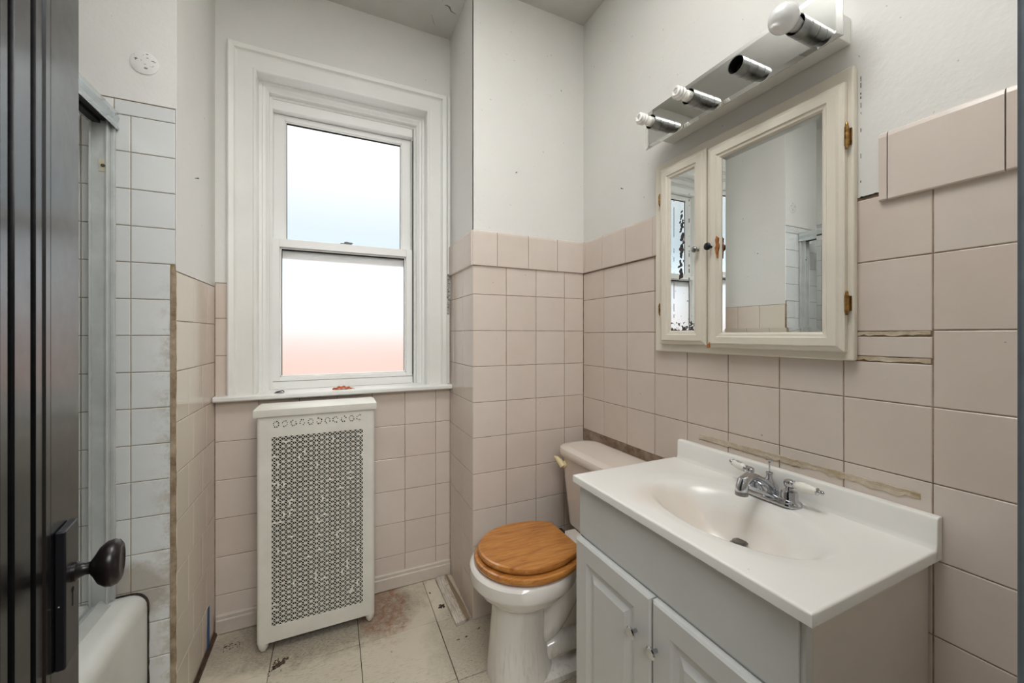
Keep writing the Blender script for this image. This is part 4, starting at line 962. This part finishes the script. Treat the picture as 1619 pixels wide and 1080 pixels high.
q = MB(); q.loft([rr2(0.881, 1.079, 1.040, 1.480, 0.075, 0.683), rr2(0.876, 1.080, 1.036, 1.484, 0.078, 0.690), rr2(0.876, 1.080, 1.036, 1.484, 0.078, 0.706), rr2(0.880, 1.079, 1.040, 1.481, 0.075, 0.716), rr2(0.890, 1.073, 1.050, 1.471, 0.07, 0.7215), rr2(0.91, 1.06, 1.07, 1.45, 0.06, 0.7235)])
q.build('tank_lid', M['tank'], to)
q = MB(); q.lathe([(0.012, -0.004), (0.0155, 0.002), (0.0145, 0.010), (0.010, 0.013)], (0.892, 1.405, 0.650), (-1, 0.2, 0), 16)
q.tube([(0.876, 1.400, 0.646), (0.870, 1.412, 0.662), (0.868, 1.432, 0.671), (0.868, 1.452, 0.672)], [0.0125, 0.0125, 0.009, 0.005], 12); q.build('flush_handle', M['almond'], to, label='yellowed almond flush handle')

# ------------------------------------------------------------------ medicine cabinet
mc = thing('medicine_cabinet', (R-0.01, 0.78, 1.145), 'cream framed medicine cabinet with two mirrored doors above the sink', 'cabinet')
q = MB(); ycs = (0.478, 1.076); zcs = (1.140, 1.812)
BXo = R-0.020
q.box(BXo, R-0.0015, ycs[0], ycs[1], zcs[0], zcs[1]); q.build('back_frame', M['cream'], mc, 0.005, 3)
def mdoor(y0, y1, z0, z1, fw, mat, ky, kmat, kr):
    xb = BXo-0.0008; xf = BXo-0.020; q = MB()
    def lp(o, x): return [q.v((x, a, b)) for a, b in ((y0+o, z0+o), (y1-o, z0+o), (y1-o, z1-o), (y0+o, z1-o))]
    L = [lp(0.0, xb), lp(0.0, xf+0.008), lp(0.003, xf+0.006), lp(0.010, xf+0.004), lp(0.014, xf), lp(fw-0.014, xf), lp(fw-0.011, xf+0.004), lp(fw-0.005, xf+0.005), lp(fw, xf+0.010), lp(fw, xb)]
    for a, b in zip(L, L[1:]):
        for i in range(4): q.f([a[i], a[(i+1) % 4], b[(i+1) % 4], b[i]])
    d = q.build('door', M['cream'], mc)
    q = MB(); fx = xf+0.0105
    # flat mirror with a bevelled border
    def lq(o, x): return [q.v((x, a, b)) for a, b in ((y0+fw-0.001+o, z0+fw-0.001+o), (y1-fw+0.001-o, z0+fw-0.001+o), (y1-fw+0.001-o, z1-fw+0.001-o), (y0+fw-0.001+o, z1-fw+0.001-o))]
    if mat is M['mirror']: L = [lq(0, fx+0.003), lq(0, fx+0.0010), lq(0.013, fx)]
    else: L = [lq(0, fx+0.003), lq(0, fx)]
    for a, b in zip(L, L[1:]):
        for i in range(4): q.f([a[i], a[(i+1) % 4], b[(i+1) % 4], b[i]])
    q.f(L[-1]); q.f(list(reversed(L[0]))); q.build('mirror', mat, d)
    q = MB(); q.lathe([(0.004, 0), (0.004, 0.008), (kr*0.7, 0.011), (kr, 0.016), (kr*0.95, 0.020), (kr*0.6, 0.023), (0, 0.024)], (xf, ky, 1.468), (-1, 0, 0), 20, cap1=False); q.build('knob', kmat, d)
    return d
d1 = mdoor(0.852, 1.040, 1.167, 1.783, 0.046, M['worn_mirror'], 0.875, M['dull_chrome'], 0.0095)
d2 = mdoor(0.490, 0.846, 1.160, 1.776, 0.046, M['mirror'], 0.828, M['black_metal'], 0.0115)
# bare wood where the paint flaked
q = MB(); pl = [(0.811, 1.497), (0.815, 1.486), (0.812, 1.470), (0.816, 1.462), (0.813, 1.446), (0.809, 1.430), (0.807, 1.431), (0.806, 1.450), (0.803, 1.462), (0.803, 1.470), (0.806, 1.478), (0.804, 1.490)]
q.prism(pl, lambda u, v, a: (a, u, v), BXo-0.0204, BXo-0.0150); q.build('bare_wood', simple('bare_wood', (186, 118, 58), 0.6, var=0.2, vscale=60), d2, label='flaked patch of bare orange wood')
q = MB(); q.prism([(0.8465, 1.158), (0.8465, 1.166), (0.835, 1.178), (0.825, 1.186), (0.833, 1.173), (0.838, 1.160)], lambda u, v, a: (a, u, v), BXo-0.0172, BXo-0.012); q.build('bare_wood', simple('bare_wood_edge', (176, 108, 56), 0.6), d2)
def hinge(y, z, s=1.0, label=None):
    q = MB(); q.lathe([(0.0022, -0.028*s), (0.0032, -0.024*s), (0.0030, -0.021*s), (0.0045, -0.020*s), (0.0045, -0.008*s), (0.0040, -0.0075*s), (0.0045, -0.007*s), (0.0045, 0.007*s), (0.0040, 0.0075*s), (0.0045, 0.008*s), (0.0045, 0.018*s), (0.0030, 0.019*s), (0.0034, 0.023*s), (0.0020, 0.027*s)], (BXo-0.011, y, z), (0, 0, 1), 14)
    q.box(BXo-0.011, BXo+0.0005, y-0.002, y+0.002, z-0.016*s, z+0.014*s); q.box(BXo-0.003, BXo+0.0005, y-0.005*s, y+0.003, z-0.018*s, z+0.016*s); q.build('hinge', M['brass'], mc)
hinge(0.4865, 1.652, 1.1); hinge(0.4865, 1.272, 1.0); hinge(1.0435, 1.680, 0.8); hinge(1.0435, 1.290, 0.8)

# ------------------------------------------------------------------ vanity light bar and its bulbs
vl = thing('vanity_light', (R-0.05, 0.75, 1.84), 'mirror-fronted bathroom light bar with four sockets over the cabinet', 'wall light')
q = MB(); q.box(R-0.094, R-0.0015, 0.492, 1.014, 1.872, 1.932); q.build('box', M['white_wood'], vl, 0.002)
q = MB()
def lp(o, x): return [q.v((x, a, b)) for a, b in ((0.463+o, 1.843+o), (1.043-o, 1.843+o), (1.043-o, 1.970-o), (0.463+o, 1.970-o))]
L = [lp(0, R-0.0945), lp(0, R-0.0972), lp(0.012, R-0.0982)]
for a, b in zip(L, L[1:]):
    for i in range(4): q.f([a[i], a[(i+1) % 4], b[(i+1) % 4], b[i]])
q.f(L[-1]); q.f(list(reversed(L[0]))); q.build('mirror_plate', M['plate'], vl)
SY = [0.961, 0.814, 0.667, 0.526]; SZ = 1.891; SXb = R-0.0982
for y in SY:
    q = MB(); q.lathe([(0.0205, 0.0), (0.0215, 0.001), (0.0215, 0.026), (0.0205, 0.027), (0.0205, 0.0285), (0.0215, 0.0295), (0.0215, 0.056), (0.0205, 0.056), (0.0200, 0.008), (0.0, 0.006)], (SXb, y, SZ), (-1, 0, 0), 32, cap0=False, cap1=False)
    cp = q.build('socket_cup', M['dull_chrome'], vl)
    q = MB(); q.lathe([(0.0199, 0.054), (0.0196, 0.010), (0.016, 0.0095), (0.016, 0.030), (0.0135, 0.030), (0.0130, 0.012), (0, 0.012)], (SXb, y, SZ), (-1, 0, 0), 24, cap0=False, cap1=False); q.build('socket', M['dark_socket'], cp)
def cfl(y, label):
    t0 = thing('light_bulb', (SXb-0.02, y, SZ), label, 'light bulb', 'bulbs in the light bar')
    q = MB(); q.lathe([(0.0115, 0.016), (0.0125, 0.030), (0.0150, 0.048), (0.0150, 0.066), (0.0115, 0.070), (0.0, 0.0705)], (SXb, y, SZ), (-1, 0, 0), 22, cap1=False); q.build('bulb_base', M['porcelain'], t0)
    q = MB(); pts = []; rads = 0.0042
    for k in range(3*18+1):
        a = 2*PI*k/18; h = 0.078+0.034*k/54; r_ = 0.0135 if k > 3 else 0.0135*(0.4+0.2*k)
        if k > 48: r_ = 0.0135*(1-(k-48)/6*0.75)
        pts.append((SXb-h, y+r_*math.cos(a), SZ+r_*math.sin(a)))
    q.tube([(SXb-0.068, y+0.006, SZ)]+pts, rads, 8); q.build('spiral_tube', M['cfl'], t0)
cfl(SY[0], 'small white spiral bulb in the socket farthest from the doorway'); cfl(SY[1], 'small white spiral bulb second from the far end of the light bar')
t0 = thing('light_bulb', (SXb-0.02, SY[3], SZ), 'round frosted globe bulb in the nearest socket', 'light bulb', 'bulbs in the light bar')
q = MB(); prof = [(0.012, 0.020), (0.013, 0.048), (0.0155, 0.058)]
for k in range(13):
    a = math.radians(-52+142*k/12); prof.append((0.0300*math.cos(a), 0.0965+0.0300*math.sin(a)))
prof[-1] = (0.0, 0.1265)
q.lathe(prof, (SXb, SY[3], SZ), (-1, 0, 0), 36, cap1=False); q.build('globe', M['bulb'], t0)
q = MB(); q.lathe([(0.0118, 0.012), (0.0122, 0.046), (0.010, 0.050)], (SXb, SY[3], SZ), (-1, 0, 0), 20); q.build('neck', M['porcelain'], t0)
